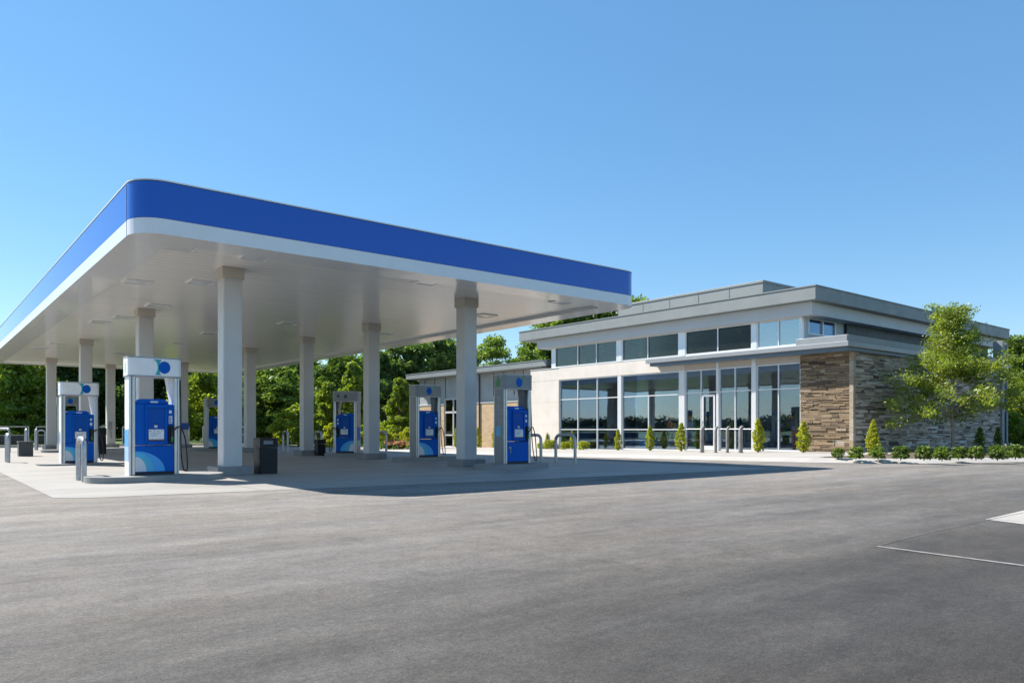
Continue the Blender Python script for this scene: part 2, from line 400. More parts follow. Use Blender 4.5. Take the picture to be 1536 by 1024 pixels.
# ------------------------------------------------------------------ ground
def sheet(name, poly, mat, z, kind='structure', thick=0, step=1.5, world_grid=False):
    """flat polygon following the ground fall, optionally with a vertical skirt (kerb)"""
    import bmesh
    bm = bmesh.new()
    vs = [bm.verts.new((x, y, 0)) for x, y in poly]; bm.faces.new(vs)
    xs = [p[0] for p in poly]; ys = [p[1] for p in poly]
    for ax, lo, hi in ((0, max(16, min(xs)), min(23, max(xs))), (1, max(14, min(ys)), min(61, max(ys)))):
        t = lo
        while t < hi:
            if t > (min(xs) if ax == 0 else min(ys)) + .01:
                co = [0, 0, 0]; no = [0, 0, 0]; co[ax] = t; no[ax] = 1
                bmesh.ops.bisect_plane(bm, geom=bm.verts[:] + bm.edges[:] + bm.faces[:], plane_co=co, plane_no=no)
            t += step if ax == 0 else 6
    for v in bm.verts: v.co.z = z + gz(v.co.x, v.co.y)
    if thick:
        r = bmesh.ops.extrude_face_region(bm, geom=bm.faces[:])
        for g in r['geom']:
            if isinstance(g, bmesh.types.BMVert): pass
        # extruded copies become the top; push the originals down
        top = {g for g in r['geom'] if isinstance(g, bmesh.types.BMVert)}
        for v in bm.verts:
            if v not in top: v.co.z -= thick
    bmesh.ops.recalc_face_normals(bm, faces=bm.faces[:])
    me = bpy.data.meshes.new(name); bm.to_mesh(me); bm.free(); me.materials.append(M[mat])
    if not thick:
        for p in me.polygons:
            if p.normal.z < 0: p.flip()
    o = bpy.data.objects.new(name, me); COL.objects.link(o)
    if kind: o['kind'] = kind
    return o
BIG = 2600
g = sheet('ground', [(-BIG, -BIG), (BIG, -BIG), (BIG, BIG), (-BIG, BIG)], 'grass', -.06)
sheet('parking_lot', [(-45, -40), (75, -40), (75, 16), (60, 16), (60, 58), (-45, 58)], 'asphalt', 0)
arc = [(2.1, 12.62), (4.8, 12.25), (9, 11.65), (13, 11.25), (17.3, 10.9)]
sheet('forecourt', [(1.66, 12.95)] + arc + [(17.6, 49), (1.66, 49)], 'forecourt', .004)
kerbline = [(21.2, 16), (21.35, 13.4), (21.75, 12.2), (22.6, 10.9), (23.8, 9.85), (25.5, 9.0), (28, 8.3), (34, 7.6), (70, 6.5)]
side = [(21.2, 52)] + kerbline + [(70, 14.6), (45, 14.6), (29.4, 14.6), (29.4, 34.2), (30.4, 34.2), (30.4, 52)]
sheet('sidewalk', side, 'sidewalk', .125, thick=.4)
ko = [(x - .42 * q, y - .42 * sqrt(1 - q * q)) for (x, y), q in zip([(21.2, 52)] + kerbline, (1, 1, .97, .9, .77, .66, .5, .35, .2, .13))]
kb = MB(); kin = [(21.2, 52)] + kerbline; kn = len(kin)
kv = [(x, y, .006 + gz(x, y)) for x, y in ko] + [(x + .01, y + .01, .128 + gz(x, y)) for x, y in kin]
kb.add(kv, [(i, i + 1, kn + i + 1, kn + i) for i in range(kn - 1)]); tag(kb.build('kerb', 'kerb'), kind='structure')
bedp = [(22.35, 12.35), (22.95, 11.25), (24.0, 10.2), (25.6, 9.35), (28.1, 8.65), (34, 7.95), (70, 6.85), (70, 14.28), (31.5, 14.28), (30.2, 12.9), (27.5, 12.35), (24.5, 12.45)]
sheet('planting_bed', bedp, 'mulch', .14)
lawnp = [(-45, 49.2), (12, 49.2), (16.4, 44.4), (20.6, 44.4), (20.6, 75), (-45, 75)]
sheet('kerb', [(-45, 49), (12.1, 49), (16.4, 44.2), (20.8, 44.2), (20.8, 75.2), (-45, 75.2)], 'kerb', .12, thick=.3)
sheet('lawn', [(x, y + .25) for x, y in lawnp[:4]] + [(20.5, 75), (-45, 75)], 'lawn', .135)
c0 = ground(1478, 779); c1 = ground(1560, 760); c2 = ground(1640, 770); c3 = ground(1600, 795); c4 = ground(1540, 787)
sheet('concrete_pad', [(c0.x, c0.y), (c4.x, c4.y), (c3.x, c3.y), (c2.x, c2.y), (c1.x, c1.y)], 'sidewalk', .005)
def strip(name, pts, w, mat, z):
    P = [Vector((p[0], p[1])) for p in pts]; L = []; R = []
    for i, p in enumerate(P):
        t = (P[min(i + 1, len(P) - 1)] - P[max(i - 1, 0)]).normalized(); n = Vector((-t.y, t.x)) * w / 2
        L.append(p + n); R.append(p - n)
    b = MB(); n = len(P); b.add([(q.x, q.y, z) for q in L + R], [(n + i, n + i + 1, i + 1, i) for i in range(n - 1)])
    return tag(b.build(name, mat), kind='structure')
a0 = ground(1316, 819.5); a1 = ground(1700, 870)
strip('parking_line', [(a0.x, a0.y), (a1.x, a1.y)], .06, 'line', .005)
sm = [ground(1476, 781), ground(1435, 790), ground(1390, 800), ground(1345, 811), ground(1310, 821)]
strip('tar_seam', [(p.x + random.uniform(-.02, .02), p.y) for p in sm], .008, 'seam', .006)

# ------------------------------------------------------------------ canopy
CA0, CA1, CB0, CB1 = 3.06, 16.3, 14.4, 48.5
ZB, ZS, ZM, ZT = 4.53, 4.62, 4.815, 5.5
can = thing('canopy', 'flat fuel station canopy with blue band over white edge, standing on pale square columns', 'canopy', (CA0, CB0, 0))
outer = rrect(CA0, CB0, CA1, CB1, .55, 10)
b = MB(); b.prism(outer, ZM, ZT - .03, smooth=False, caps=False); o = b.build('blue_fascia', 'blue_fascia', can, world=True)
o.data.materials.append(M['canopy_white'])
for p in o.data.polygons:
    p.use_smooth = True
    if p.normal.x > .999: p.material_index = 1      # the side towards the shop is plain white
inn = rrect(CA0 + .75, CB0 + .75, CA1 - .75, CB1 - .75, .3, 10)
b = MB(); b.prism(outer, ZB, ZM - .006, caps=False)
n = len(outer); b.add([(x, y, ZB) for x, y in outer] + [(x, y, ZB) for x, y in inn], [(i, n + i, n + (i + 1) % n, (i + 1) % n) for i in range(n)])
b.add([(x, y, ZB) for x, y in inn] + [(x, y, ZS + .02) for x, y in inn], [(i, n + i, n + (i + 1) % n, (i + 1) % n) for i in range(n)])
b.build('white_fascia', 'canopy_white', can, world=True)
b = MB(); rim = rrect(CA0 - .01, CB0 - .01, CA1 + .01, CB1 + .01, .56, 10); b.prism(rim, ZT - .018, ZT + .006); b.build('coping', 'canopy_white', can, world=True)
b = MB(); g0 = rrect(CA0 + .012, CB0 + .012, CA1 - .012, CB1 - .012, .54, 10); b.prism(g0, ZM - .02, ZM + .02, caps=False); b.prism(g0, ZT - .05, ZT - .005, caps=False); b.build('trim_gap', 'dark', can, world=True)
b = MB(); b.box(CA0 - .004, CB0 + .545, ZB, CA0 + .01, CB0 + .56, ZT - .05); b.build('panel_joint', 'dark_metal', can, world=True)
b = MB(); b.add([(x, y, ZS) for x, y in inn], [tuple(range(n - 1, -1, -1))]); b.build('soffit', 'soffit', can, world=True)
cols = [(5.6, 17.06), (12.0, 16.91), (5.5, 24.46), (12.33, 23.0), (12.15, 27.97), (11.8, 33.3), (5.5, 34.2), (5.6, 44.4), (8.7, 46.5), (11.6, 43.0)]
W = .21
pc = None
for i, (x, y) in enumerate(cols):
    if pc is None:
        b = MB(); b.prism(rrect(-W, -W, W, W, .025, 2), .2, ZS); pc = b.build('column', 'column', can)
        b = MB(); b.prism(rrect(-W - .035, -W - .035, W + .035, W + .035, .01, 2), ZS - .24, ZS - .005); cp = b.build('capital', 'capital', pc, bevel=.01)
        b = MB(); b.box(-.38, -.38, 0, .38, .38, .2); ft = b.build('footing', 'footing', pc, bevel=.015)
        c = pc
    else:
        c = pc.copy(); COL.objects.link(c); c.parent = can
        for s_ in (cp, ft): k = s_.copy(); COL.objects.link(k); k.parent = c
    c.location = (x - CA0, y - CB0, 0)
# recessed lights in the soffit
lpx = [(270, 370), (388, 384), (206, 422), (302, 423), (237, 458), (186, 476), (645, 422), (433, 485), (727, 473), (845, 452), (150, 483), (315, 500), (268, 515), (85, 515), (180, 530), (60, 522), (480, 520), (575, 501)]
pl = None
for x, y in lpx:
    p = at(x, (ZS - EYE) * F / (HY - y), ZS)
    if not (CA0 < p.x < CA1 and CB0 < p.y < CB1): continue
    p.x = min(max(p.x, CA0 + 1.12), CA1 - 1.12); p.y = min(max(p.y, CB0 + 1.12), CB1 - 1.12)
    if pl is None:
        b = MB(); b.box(-.3, -.3, -.03, .3, -.25, 0); b.box(-.3, .25, -.03, .3, .3, 0); b.box(-.3, -.25, -.03, -.25, .25, 0); b.box(.25, -.25, -.03, .3, .25, 0)
        pl = b.build('light_fixture', 'canopy_white', can); b = MB(); b.box(-.25, -.25, -.018, .25, .25, -.004); ln = b.build('lens', 'light_lens', pl); c = pl
    else:
        c = pl.copy(); COL.objects.link(c); c.parent = can; k = ln.copy(); COL.objects.link(k); k.parent = c
    c.location = (p.x - CA0, p.y - CB0, ZS - .002)

# ------------------------------------------------------------------ fuel pumps
def disc(b, cx, cz, rx, rz, y, m=0, a0=0, a1=360, n=28):
    pts = [(cx + rx * cos(radians(a0 + (a1 - a0) * i / n)), y, cz + rz * sin(radians(a0 + (a1 - a0) * i / n))) for i in range(n + (0 if a1 - a0 >= 360 else 1))]
    if a1 - a0 < 360: pts.append((cx, y, cz))
    b.add(pts, [tuple(range(len(pts)))], m)
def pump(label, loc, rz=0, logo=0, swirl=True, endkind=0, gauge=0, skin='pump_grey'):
    t = thing('fuel_pump', label, 'fuel pump', loc, rz, 'fuel pumps under the canopy')
    D = .215
    hd = MB(); hd.prism(rrect(-.5, -.26, .49, .26, .11, 8), 1.95, 2.31, smooth=True); 
    h = hd.build('header', skin, t)
    b = MB(); b.prism(rrect(-.506, -.266, .496, .266, .115, 8), 2.295, 2.325); b.build('header_trim', 'trim_grey', h)
    b = MB(); b.prism(rrect(-.506, -.266, .496, .266, .115, 8), 1.935, 1.957); b.build('header_trim', 'trim_grey', h)
    # header mark
    b = MB(); y = -.2625
    if logo == 0:
        L_ = [(-.05, 2.28), (-.01, 2.25), (.02, 2.20), (.03, 2.13), (.022, 2.06), (.002, 2.01), (-.02, 1.975)]; q = [(x, y, z) for x, z in L_] + [(.09, y, 1.975), (.07, y, 2.02), (.075, y, 2.13), (.07, y, 2.2), (.10, y, 2.28)]
        b.add(q, [tuple(range(len(q)))], 1)
        disc(b, .155, 2.125, .108, .122, y - .002, 0)
    elif logo == 1:
        b.add([(.02, y, 1.99), (.10, y, 2.05), (.12, y, 2.18), (.19, y, 2.30), (.12, y, 2.28), (.06, y, 2.14)], [tuple(range(6))], 2)
        disc(b, .0, 2.12, .10, .12, y - .002, 0)
        lf = [(-.506, y_, z_) for y_, z_ in ((-.1, 2.0), (.05, 2.0), (.09, 2.1), (.0, 2.26), (-.08, 2.16))]
        b.add(lf, [tuple(range(5))], 2)
    elif logo == 3:
        disc(b, -.05, 2.13, .07, .07, y - .002, 3); disc(b, .24, 2.14, .05, .06, y - .002, 3)
    else:
        disc(b, -.02, 2.13, .10, .12, y - .002, 0)
        b.add([(.02, y, 2.22), (.09, y, 2.27), (.14, y, 2.28), (.08, y, 2.16)], [(0, 1, 2, 3)], 1)
    b.build('logo', ['pump_blue', 'teal', 'green', 'dark_teal'], h)
    if logo == 0:
        b = MB(); b.add([(-.5025, q * .075, 2.13 + w * .12) for q, w in ((-1, -1), (1, -1), (.8, .2), (0, 1), (-.8, .4))], [(0, 1, 2, 3, 4)]); b.build('logo', 'pale_blue', h)
    # end posts
    def post(x0, x1, panel):
        b = MB(); b.prism(rrect(x0, -D + .02, x1, D - .02, .03, 4), 0, 1.95); o = b.build('end_post', panel, t)
        b = MB()
        for s_ in (-1, 1):
            y0, y1 = sorted((s_ * (D - .03), s_ * (D + .012)))
            b.box(x1 - .052 if x0 < 0 else x0, y0, .01, x1 if x0 < 0 else x0 + .052, y1, 1.93)
            b.box(x0 + .012 if x0 < 0 else x1 - .045, y0 + .008, .01, x0 + .04 if x0 < 0 else x1 - .012, y1 - .008, 1.93)
        b.build('post_trim', 'alu', o, bevel=.006)
        b = MB(); g0, g1 = (x0 + .041, x1 - .053) if x0 < 0 else (x0 + .053, x1 - .046)
        for s_ in (-1, 1):
            y0, y1 = sorted((s_ * (D - .03), s_ * (D - .012))); b.box(g0, y0, .012, g1, y1, 1.928)
        b.build('shadow_gap', 'dark_metal', o); return o
    lp = post(-.475, -.37, skin); rp = post(.35, .455, skin)
    b = MB(); X = -.478
    if endkind == 0:
        b.box(X, -.165, .57, X + .006, .165, .90, 0); b.box(X, -.165, .28, X + .006, .165, .565, 1)
    elif endkind == 1:
        disc_pts = [(X, .02 + .11 * cos(q * pi / 12), .72 + .19 * sin(q * pi / 12)) for q in range(24)]; b.add(disc_pts, [tuple(range(24))], 0)
    elif endkind == 2:
        b.box(X, -.17, .48, X + .006, .17, .98, 2)
        b.box(X, -.17, .26, X + .006, .17, .475, 3)
    elif endkind == 3:
        b.box(X, -.08, .72, X + .006, .09, .98, 4)
        b.box(X, -.075, 1.68, X + .006, .075, 1.76, 5); b.box(X, -.06, 1.63, X + .006, .06, 1.655, 5)
        for q, gl in enumerate(('CL', 'FL', 'EL', 'BLR', 'DLR')):        # worn upright letters, one below the other
            z = 1.46 - .115 * q; hh = .085; y0, y1 = -.05, .05; t_ = .014
            b.box(X, y1 - t_, z, X + .005, y1, z + hh, 6); b.box(X, y0, z + hh - t_, X + .0055, y1, z + hh, 6)
            if gl[0] in 'CEBD': b.box(X, y0, z, X + .0055, y1, z + t_, 6)
            if gl[0] in 'FEB': b.box(X, y0 + .01, z + hh * .45, X + .0055, y1, z + hh * .45 + t_, 6)
            if 'R' in gl: b.box(X, y0, z + .01, X + .005, y0 + t_, z + hh - .01, 6)
    else:
        b.box(X, -.06, .72, X + .006, .03, .92, 5)
    b.build('end_graphic', ['mid_blue', 'pale_blue', 'pump_blue', 'teal', 'sky_blue', 'shelf', 'letter'], lp)
    b = MB(); b.extrude_y([(.35, 1.94), (.24, 1.94), (.34, 1.38), (.35, 1.38)], -.10, .10); b.build('bracket', skin, t)
    # cabinets
    b = MB(); b.box(-.37, -D + .03, .0, .35, D - .03, .06); b.build('kick_plate', 'black', t)
    lo = MB(); lo.box(-.368, -D, .06, .348, D, .575); lc = lo.build('lower_cabinet', 'pump_blue', t, bevel=.012)
    up = MB(); up.box(-.368, -D + .01, .59, .348, D - .01, 1.40); uc = up.build('upper_cabinet', 'pump_blue', t, bevel=.015)
    b = MB(); b.extrude_y([(-.33, 1.40), (.25, 1.40), (.24, 1.45), (.16, 1.50), (-.27, 1.50), (-.33, 1.45)], -.19, .19); cp = b.build('cap', 'pump_blue', t, bevel=.015)
    b = MB(); b.box(-.09, -.195, 1.425, .05, -.188, 1.46, 0); b.build('badge', ['pale_grey'], cp)
    for s_ in (-1,):
        # raised bezel with recessed screen, sticker and slot
        b = MB(); y0, y1 = -D - .045, -D + .02
        b.box(-.19, y0, 1.33, .21, y1, 1.39); b.box(-.19, y0, .63, -.155, y1, 1.33); b.box(.165, y0, .63, .21, y1, 1.33); b.box(-.155, y0, .60, .165, y1, .66)
        bz = b.build('bezel', 'pump_blue', uc, bevel=.008)
        b = MB(); b.box(-.155, -D - .02, .66, .165, -D + .015, 1.33); b.build('screen_panel', 'screen', uc)
        b = MB(); b.box(-.13, -D - .03, .70, .15, -D - .018, .90); b.build('sticker', 'sticker', uc)
        b = MB()
        for q in range(4): b.box(-.12 + .07 * q, -D - .0325, .86 + .01 * (q % 2), -.12 + .07 * q + .04, -D - .03, .875 + .01 * (q % 2))
        for q in range(3): b.box(-.1, -D - .0325, .83 - .03 * q, .1 - .04 * q, -D - .03, .838 - .03 * q)
        b.build('printed_notice', 'shelf', uc)
        b = MB(); b.box(-.13, -D - .04, .685, .15, -D - .02, .705); b.build('drawer_edge', 'orange', uc)
        b = MB(); b.box(-.03, -D - .035, .935, .03, -D - .018, .985); b.build('card_reader', 'pale_grey', uc, bevel=.004)
        b = MB(); b.box(-.015, -D - .032, 1.0, .025, -D - .018, 1.0 + .012); 
        b.build('reader_slot', 'black', uc)
        b = MB(); b.box(.25, -D - .004, 1.22, .30, -D + .012, 1.28, 0)
        if gauge == 0:
            b.box(.245, -D - .004, 1.02, .31, -D + .012, 1.17, 0)
            for q in range(4): b.box(.252, -D - .006, 1.04 + .03 * q, .303 - .012 * (q % 2), -D - .004, 1.055 + .03 * q, 1)
        else:
            b.box(.245, -D - .004, 1.08, .305, -D + .012, 1.16, 0)
        b.build('grade_label', ['sticker', 'pump_blue_dark'], uc)
        b = MB(); b.box(.235, -D - .012, .62, .345, -D + .012, .98); nb = b.build('nozzle_boot', 'dark', uc)
        b = MB(); b.tube([(.29, -D - .03, .93), (.29, -D - .06, .82), (.285, -D - .05, .70)], [.022, .028, .016], 8); b.box(.27, -D - .085, .66, .31, -D - .04, .86)
        nz = b.build('nozzle', 'black', t, bevel=.006)
        b = MB(); b.tube([(.29, -D - .07, .75), (.29, -D - .08, .70), (.29, -D - .06, .66)], .022, 8); b.build('grip_cover', 'green', nz)
    if swirl:
        b = MB(); y = -D - .003
        for k, (rx, rz, m) in enumerate(((.54, .40, 2), (.345, .37, 1), (.20, .29, 0))):
            pts = [(-.366, y - .002 * k, .075)] + [(-.366 + rx * sin(q * pi / 40), y - .002 * k, .075 + rz * cos(q * pi / 40)) for q in range(20, -1, -1)]
            b.add(pts, [tuple(range(len(pts)))], m)
        b.build('swirl_graphic', ['pale_grey', 'sky_blue', 'mid_blue'], lc)
    else:
        b = MB(); b.box(-.30, -D - .015, .40, -.235, -D + .01, .45, 0); b.box(-.265, -D - .014, .28, -.24, -D + .01, .40, 0); b.build('door_lock', 'trim_grey', lc, bevel=.006)
    # hoses on the right-hand post
    hs = MB(); hs.tube(spline([(.475, -.16, 1.9), (.48, -.17, 1.5), (.48, -.19, 1.1), (.47, -.22, .7), (.475, -.26, .35), (.50, -.30, .12), (.54, -.31, .07), (.575, -.30, .13), (.575, -.27, .4), (.54, -.27, .72), (.44, -.30, .95), (.33, -.33, .90), (.29, -.32, .84)]), .014, 8)
    hs.build('hose', 'black', t)
    b = MB(); b.tube([(.475, -.1, 1.92), (.475, -.1, .9), (.48, -.1, .12)], .02, 8); b.box(.455, -.125, 1.62, .495, -.075, 1.78); b.build('hose_reel_pole', 'steel', t)
    return t
def island(label, loc, L, Wd, rz=0):
    b = MB(); b.prism(rrect(-L / 2, -Wd / 2, L / 2, Wd / 2, min(L, Wd) * .49, 12), 0, .12)
    o = b.build('pump_island', 'island', bevel=.02); o.location = loc; o.rotation_euler = (0, 0, rz)
    return tag(o, label, 'island', 'raised pump islands')
PZ = .12
pump('clean blue and white fuel pump nearest the camera, with swirl graphic and bright disc logo', (3.78, 16.15, PZ), skin='white')
island('rounded concrete island under the nearest pump', (3.85, 16.15, 0), 2.55, 1.25)
pump('sunlit blue and white fuel pump seen behind the near steel hoop', (3.8, 24.7, .05), endkind=1, gauge=1, skin='white')
b = MB(); b.prism(rrect(-1.2, -.6, 1.2, .6, .5, 10), 0, .05); o = b.build('pump_island', 'island', bevel=.01); o.location = (3.95, 24.7, 0); tag(o, 'low sunlit concrete island under the pump behind the near steel hoop', 'island', 'raised pump islands')
pump('shaded fuel pump turned so its grey end panel with blue and teal blocks faces right', (12.9, 26.0, PZ), rz=radians(-48), endkind=2, logo=3, gauge=1).scale = (-1, 1, 1)
island('small concrete island under the turned pump in the middle', (12.9, 26.0, 0), 1.7, 1.2, radians(-50))
pump('shaded fuel pump in front of the annex door, with plain blue disc on its header', (13.05, 20.7, PZ), logo=2, endkind=4, gauge=1)
island('concrete island under the shaded pump in front of the annex door', (13.05, 20.7, 0), 2.3, 1.15)
pump('shaded fuel pump beside the right steel hoops, with green leaf mark and lettered end post', (12.35, 15.3, PZ), logo=1, swirl=False, endkind=3, gauge=1)
island('concrete island under the rightmost pump beside the steel hoops', (12.3, 15.3, 0), 2.2, 1.15)
pump('distant fuel pump half hidden behind the nearest canopy column', (11.2, 36.2, PZ), logo=2, endkind=4)
island('distant concrete island under the pump half hidden by the nearest column', (11.2, 36.2, 0), 2.2, 1.15)
pump('grey-topped distant fuel pump seen through the gap of the second sunlit pump', (5.5, 38, PZ), logo=2, endkind=4, swirl=False)
island('distant concrete island hidden behind the second sunlit pump', (5.5, 38, 0), 2.2, 1.15)

# ------------------------------------------------------------------ hoop guards, bins, planter
def hoop(label, x, y, w, h=.87, r=.047, rz=0, mat='steel'):
    b = MB(); R = min(w / 2, .17); pts = [(0, -w / 2, 0), (0, -w / 2, h * .4), (0, -w / 2, h - R - r)]
    pts += [(0, -w / 2 + R - R * cos(q * pi / 16), h - R - r + R * sin(q * pi / 16)) for q in range(1, 9)]
    if w > 2 * R + .02: pts += [(0, 0, h - r)]
    pts += [(0, w / 2 - R + R * sin(q * pi / 16), h - R - r + R * cos(q * pi / 16)) for q in range(0 if w > 2 * R + .02 else 1, 9)]
    pts += [(0, w / 2, h * .4), (0, w / 2, 0)]
    b.tube(pts, r, 14); o = b.build('hoop_bollard', mat); o.location = (x, y, 0.004); o.rotation_euler = (0, 0, rz)
    return tag(o, label, 'bollard', 'steel hoop bollards')
hoop('bright steel hoop bollard standing in sun in front of the second pump', 2.62, 16.76, .62, .88)
hoop('steel hoop bollard in sun near the left edge of the photo', 2.33, 27.6, .6, .9)
hoop('wide grey steel hoop bollard standing free right of the rightmost pump', 15.3, 16.45, .85, .89)
hoop('grey steel hoop bollard partly hidden behind the rightmost pump', 15.2, 18.05, 1.2, .88)
p = ground(428, 677); hoop('slim steel hoop bollard between the charcoal bin and the fourth column', p.x, p.y, .55, .95, .045)
p = ground(478, 680); hoop('steel hoop bollard behind the small black bin', p.x, p.y, .6, .95)
p = ground(573, 681); hoop('steel hoop bollard peeping out right of the middle column', p.x, p.y, .7, .95)
p = ground(39, 678); hoop('steel hoop bollard standing behind the grey planter box', p.x, p.y, .5, 1.05, .04)
p = ground(54, 675); hoop('leaning pair of steel tubes, hoop nearest the back left column', p.x, p.y, .5, 1.05, .04)
p = ground(62, 674.5); hoop('steel hoop left of the back left column, behind another hoop', p.x, p.y, .45, 1.0, .035, radians(40))
p = ground(5.5, 678); hoop('tall steel hoop at the very left edge by the railing', p.x, p.y, 1.0, 1.08, .05, radians(20))

def bin_(label, loc, w, h, rz=0, window=True):
    t = thing('litter_bin', label, 'bin', loc, rz, 'charcoal litter bins'); q = w / 2
    b = MB(); b.prism(rrect(-q, -q, q, q, .03, 3), 0, h * .72); b.build('body', 'bin', t, bevel=.008)
    b = MB(); T = h * .72 + .012; y0 = -q
    if window:
        x0, x1, z0, z1 = -q * .6, q * .62, T + h * .09, T + h * .20
        b.box(-q, -q, T, q, -q + .03, z0); b.box(-q, -q, z1, q, -q + .03, h); b.box(-q, -q, z0, x0, -q + .03, z1); b.box(x1, -q, z0, q, -q + .03, z1)
        b.box(-q, -q + .03, T, -q + .03, q, h); b.box(q - .03, -q + .03, T, q, q, h); b.box(-q + .03, q - .03, T, q - .03, q, h); b.box(-q + .03, -q + .03, h - .03, q - .03, q - .03, h)
        b.build('lid', 'bin', t)
        b = MB(); b.box(x0, -q + .06, z0, x1, -q + .07, z1); b.build('flap', 'shelf', t)
    else:
        b.prism(rrect(-q - .01, -q - .01, q + .01, q + .01, .03, 3), T, h); b.build('lid', 'bin', t, bevel=.01)
    return t
p = ground(389, 711)
bin_('charcoal litter bin with a square opening, beside the nearest column', (p.x + .2, p.y + .15, .004), .42, .82, 0)
p = ground(480, 683); bin_('small black litter bin left of the turned pump', (p.x, p.y, .004), .34, .62, 0, False)
p = ground(149, 681); bin_('tall black litter bin right of the second sunlit pump', (p.x + .1, p.y + .3, .004), .36, 1.05, 0, False)
p = ground(38, 684)
t = thing('planter', 'dark grey square planter box in front of the back railing', 'planter', (p.x, p.y, .004))
b = MB(); b.box(-.23, -.23, 0, .23, .23, .5); b.build('box', 'planter', t, bevel=.01)
b = MB(); b.box(-.25, -.25, .5, .25, .25, .56); b.build('rim', 'planter', t, bevel=.01)

# things mounted on the columns at the back
p = ground(168, 640 + 34); 
b = MB(); b.box(-.11, -.09, 1.0, .11, 0, 1.42); b.box(-.06, -.13, 1.1, .06, -.09, 1.3); b.tube([(-.1, -.05, 1.2), (-.25, -.08, 1.22), (-.4, -.05, 1.2)], .015, 6)
b.tube([(0, -.1, 1.0), (.02, -.13, .7), (.08, -.1, .5), (.06, -.08, .9)], .02, 6)
o = b.build('air_hose_box', 'shelf'); o.location = (8.62, 46.28, .0); tag(o, 'dark hose box mounted on a back column, seen left of the nearest pump', 'hose box')
b = MB(); b.box(-.2, -.06, 1.0, .2, 0, 1.35); o = b.build('notice_box', 'pump_blue_dark'); o.location = (11.62, 42.78, 0); tag(o, 'small blue notice box fixed to a back column right of the nearest pump', 'notice box')

# ------------------------------------------------------------------ railings at the back of the lot
def railing(label, x0, y0, x1, y1, h=1.0, mesh=True):
    L = sqrt((x1 - x0) ** 2 + (y1 - y0) ** 2); t = thing('railing', label, 'railing', (x0, y0, .1), math.atan2(y1 - y0, x1 - x0), 'metal railing sections at the back of the lot')
    b = MB(); b.tube([(0, 0, h), (L, 0, h)], .03, 8); b.build('top_rail', 'steel', t)
    b = MB(); b.tube([(0, 0, h * .55), (L, 0, h * .55)], .02, 8); b.build('middle_rail', 'steel', t)
    k = max(2, int(L / 2.2) + 1)
    for i in range(k):
        b = MB(); x = L * i / (k - 1); b.tube([(x, 0, -.1), (x, 0, h)], .035, 8); b.build('post', 'steel', t)
    if mesh:
        b = MB()
        for i in range(int(L / .14)): b.box(.07 + i * .14, -.008, .05, .085 + i * .14, .008, h * .55)
        b.box(0, .02, .05, L, .03, h * .52); b.build('infill_panel', 'dark_metal', t)
    return t
railing('railing section left of the back left column, with dark infill panel', 1.2, 49.9, 5.2, 49.9, 1.05)
railing('railing section behind the second sunlit pump', 5.6, 50.1, 9.6, 50.1, 1.05)
railing('railing section behind the nearest pump and column', 10.0, 49.9, 13.4, 48.4, 1.05)
railing('short railing section behind the charcoal bin', 14.0, 47.6, 16.2, 45.6, 1.05)

# ------------------------------------------------------------------ shop building
A0 = 28.7
bld = thing('shop_building', 'modern grey shop building with flat overhanging roof, glass front and stone corner', 'building', (A0, 16.5, 0))
def part(mb, name, mat, parent=bld, bevel=0, tint=False):
    o = mb.build(name, mat, parent, bevel=bevel, loc=bld.location, tint=tint); return o
def px_b(px): return on_a(px, A0)
bL1, bL1e, bL2, bL2e = px_b(840), px_b(928), px_b(933.5), px_b(1020)
E = [px_b(q) for q in (1028.5, 1076, 1079.5, 1129, 1135.5, 1202)]
BEND = E[5]; BW = 33.75
WF = A0 - .10                                   # outer face of the rendered wall
def fz(y): return .125 + gz(28, y)
b = MB()
b.box(WF, E[0] + .02, 3.80, A0 + .25, BW, 4.47)
zs = [-.8, 1.28, 2.56, 3.788]
for i in range(3): b.box(WF, bL1 + .0, zs[i] + (.0 if i == 0 else .008), A0 + .25, BW, zs[i + 1])
b.box(WF + .02, bL1 + .02, -.8, A0 + .2, BW - .02, 4.4)
part(b, 'rendered_wall', 'beige')
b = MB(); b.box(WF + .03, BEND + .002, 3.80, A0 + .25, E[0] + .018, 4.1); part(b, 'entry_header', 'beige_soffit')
b = MB(); b.box(WF - .03, bL1 + .05, 4.47, A0 + .2, BW + .02, 4.5); part(b, 'wall_flashing', 'frame')
# side and back walls
b = MB(); b.box(A0 + .25, BW - .25, -.8, 47, BW - .01, 4.47); b.box(46.7, 16.6, -.8, 47, BW - .25, 5.655); b.box(A0 + .3, 31.8, 4.47, 46.7, 32.0, 5.655)
b.box(30.5, 32.05, 4.3, 46.9, BW, 4.6); part(b, 'rear_wall', 'frieze')
b = MB(); b.box(A0 + .12, 14.6, -.2, 46.6, BW - .3, -.12 + .0); part(b, 'floor', 'interior_floor')
b = MB(); b.box(A0 + 10.5, 16.7, -.1, A0 + 10.65, BW - .3, 5.5); b.box(A0 + .4, 16.62, .0, A0 + 10.5, 16.72, 4.0); part(b, 'interior_wall', 'interior_wall')
b = MB(); b.box(A0 + .35, 16.55, 5.5, A0 + 10.5, 31.7, 5.56); part(b, 'ceiling', 'interior_ceiling')
b = MB(); b.tube([(31.2, 16.9, 5.0), (31.2, 31.5, 5.0)], .22, 12); part(b, 'light_band_tube', 'white')  # added white tube, stands in for a band of light behind the clerestory
for k in range(7):
    b = MB(); b.box(A0 + .4, 17.5 + 2.2 * k, 5.3, A0 + 10.4, 17.7 + 2.2 * k, 5.49); part(b, 'ceiling_beam', 'interior_wall')
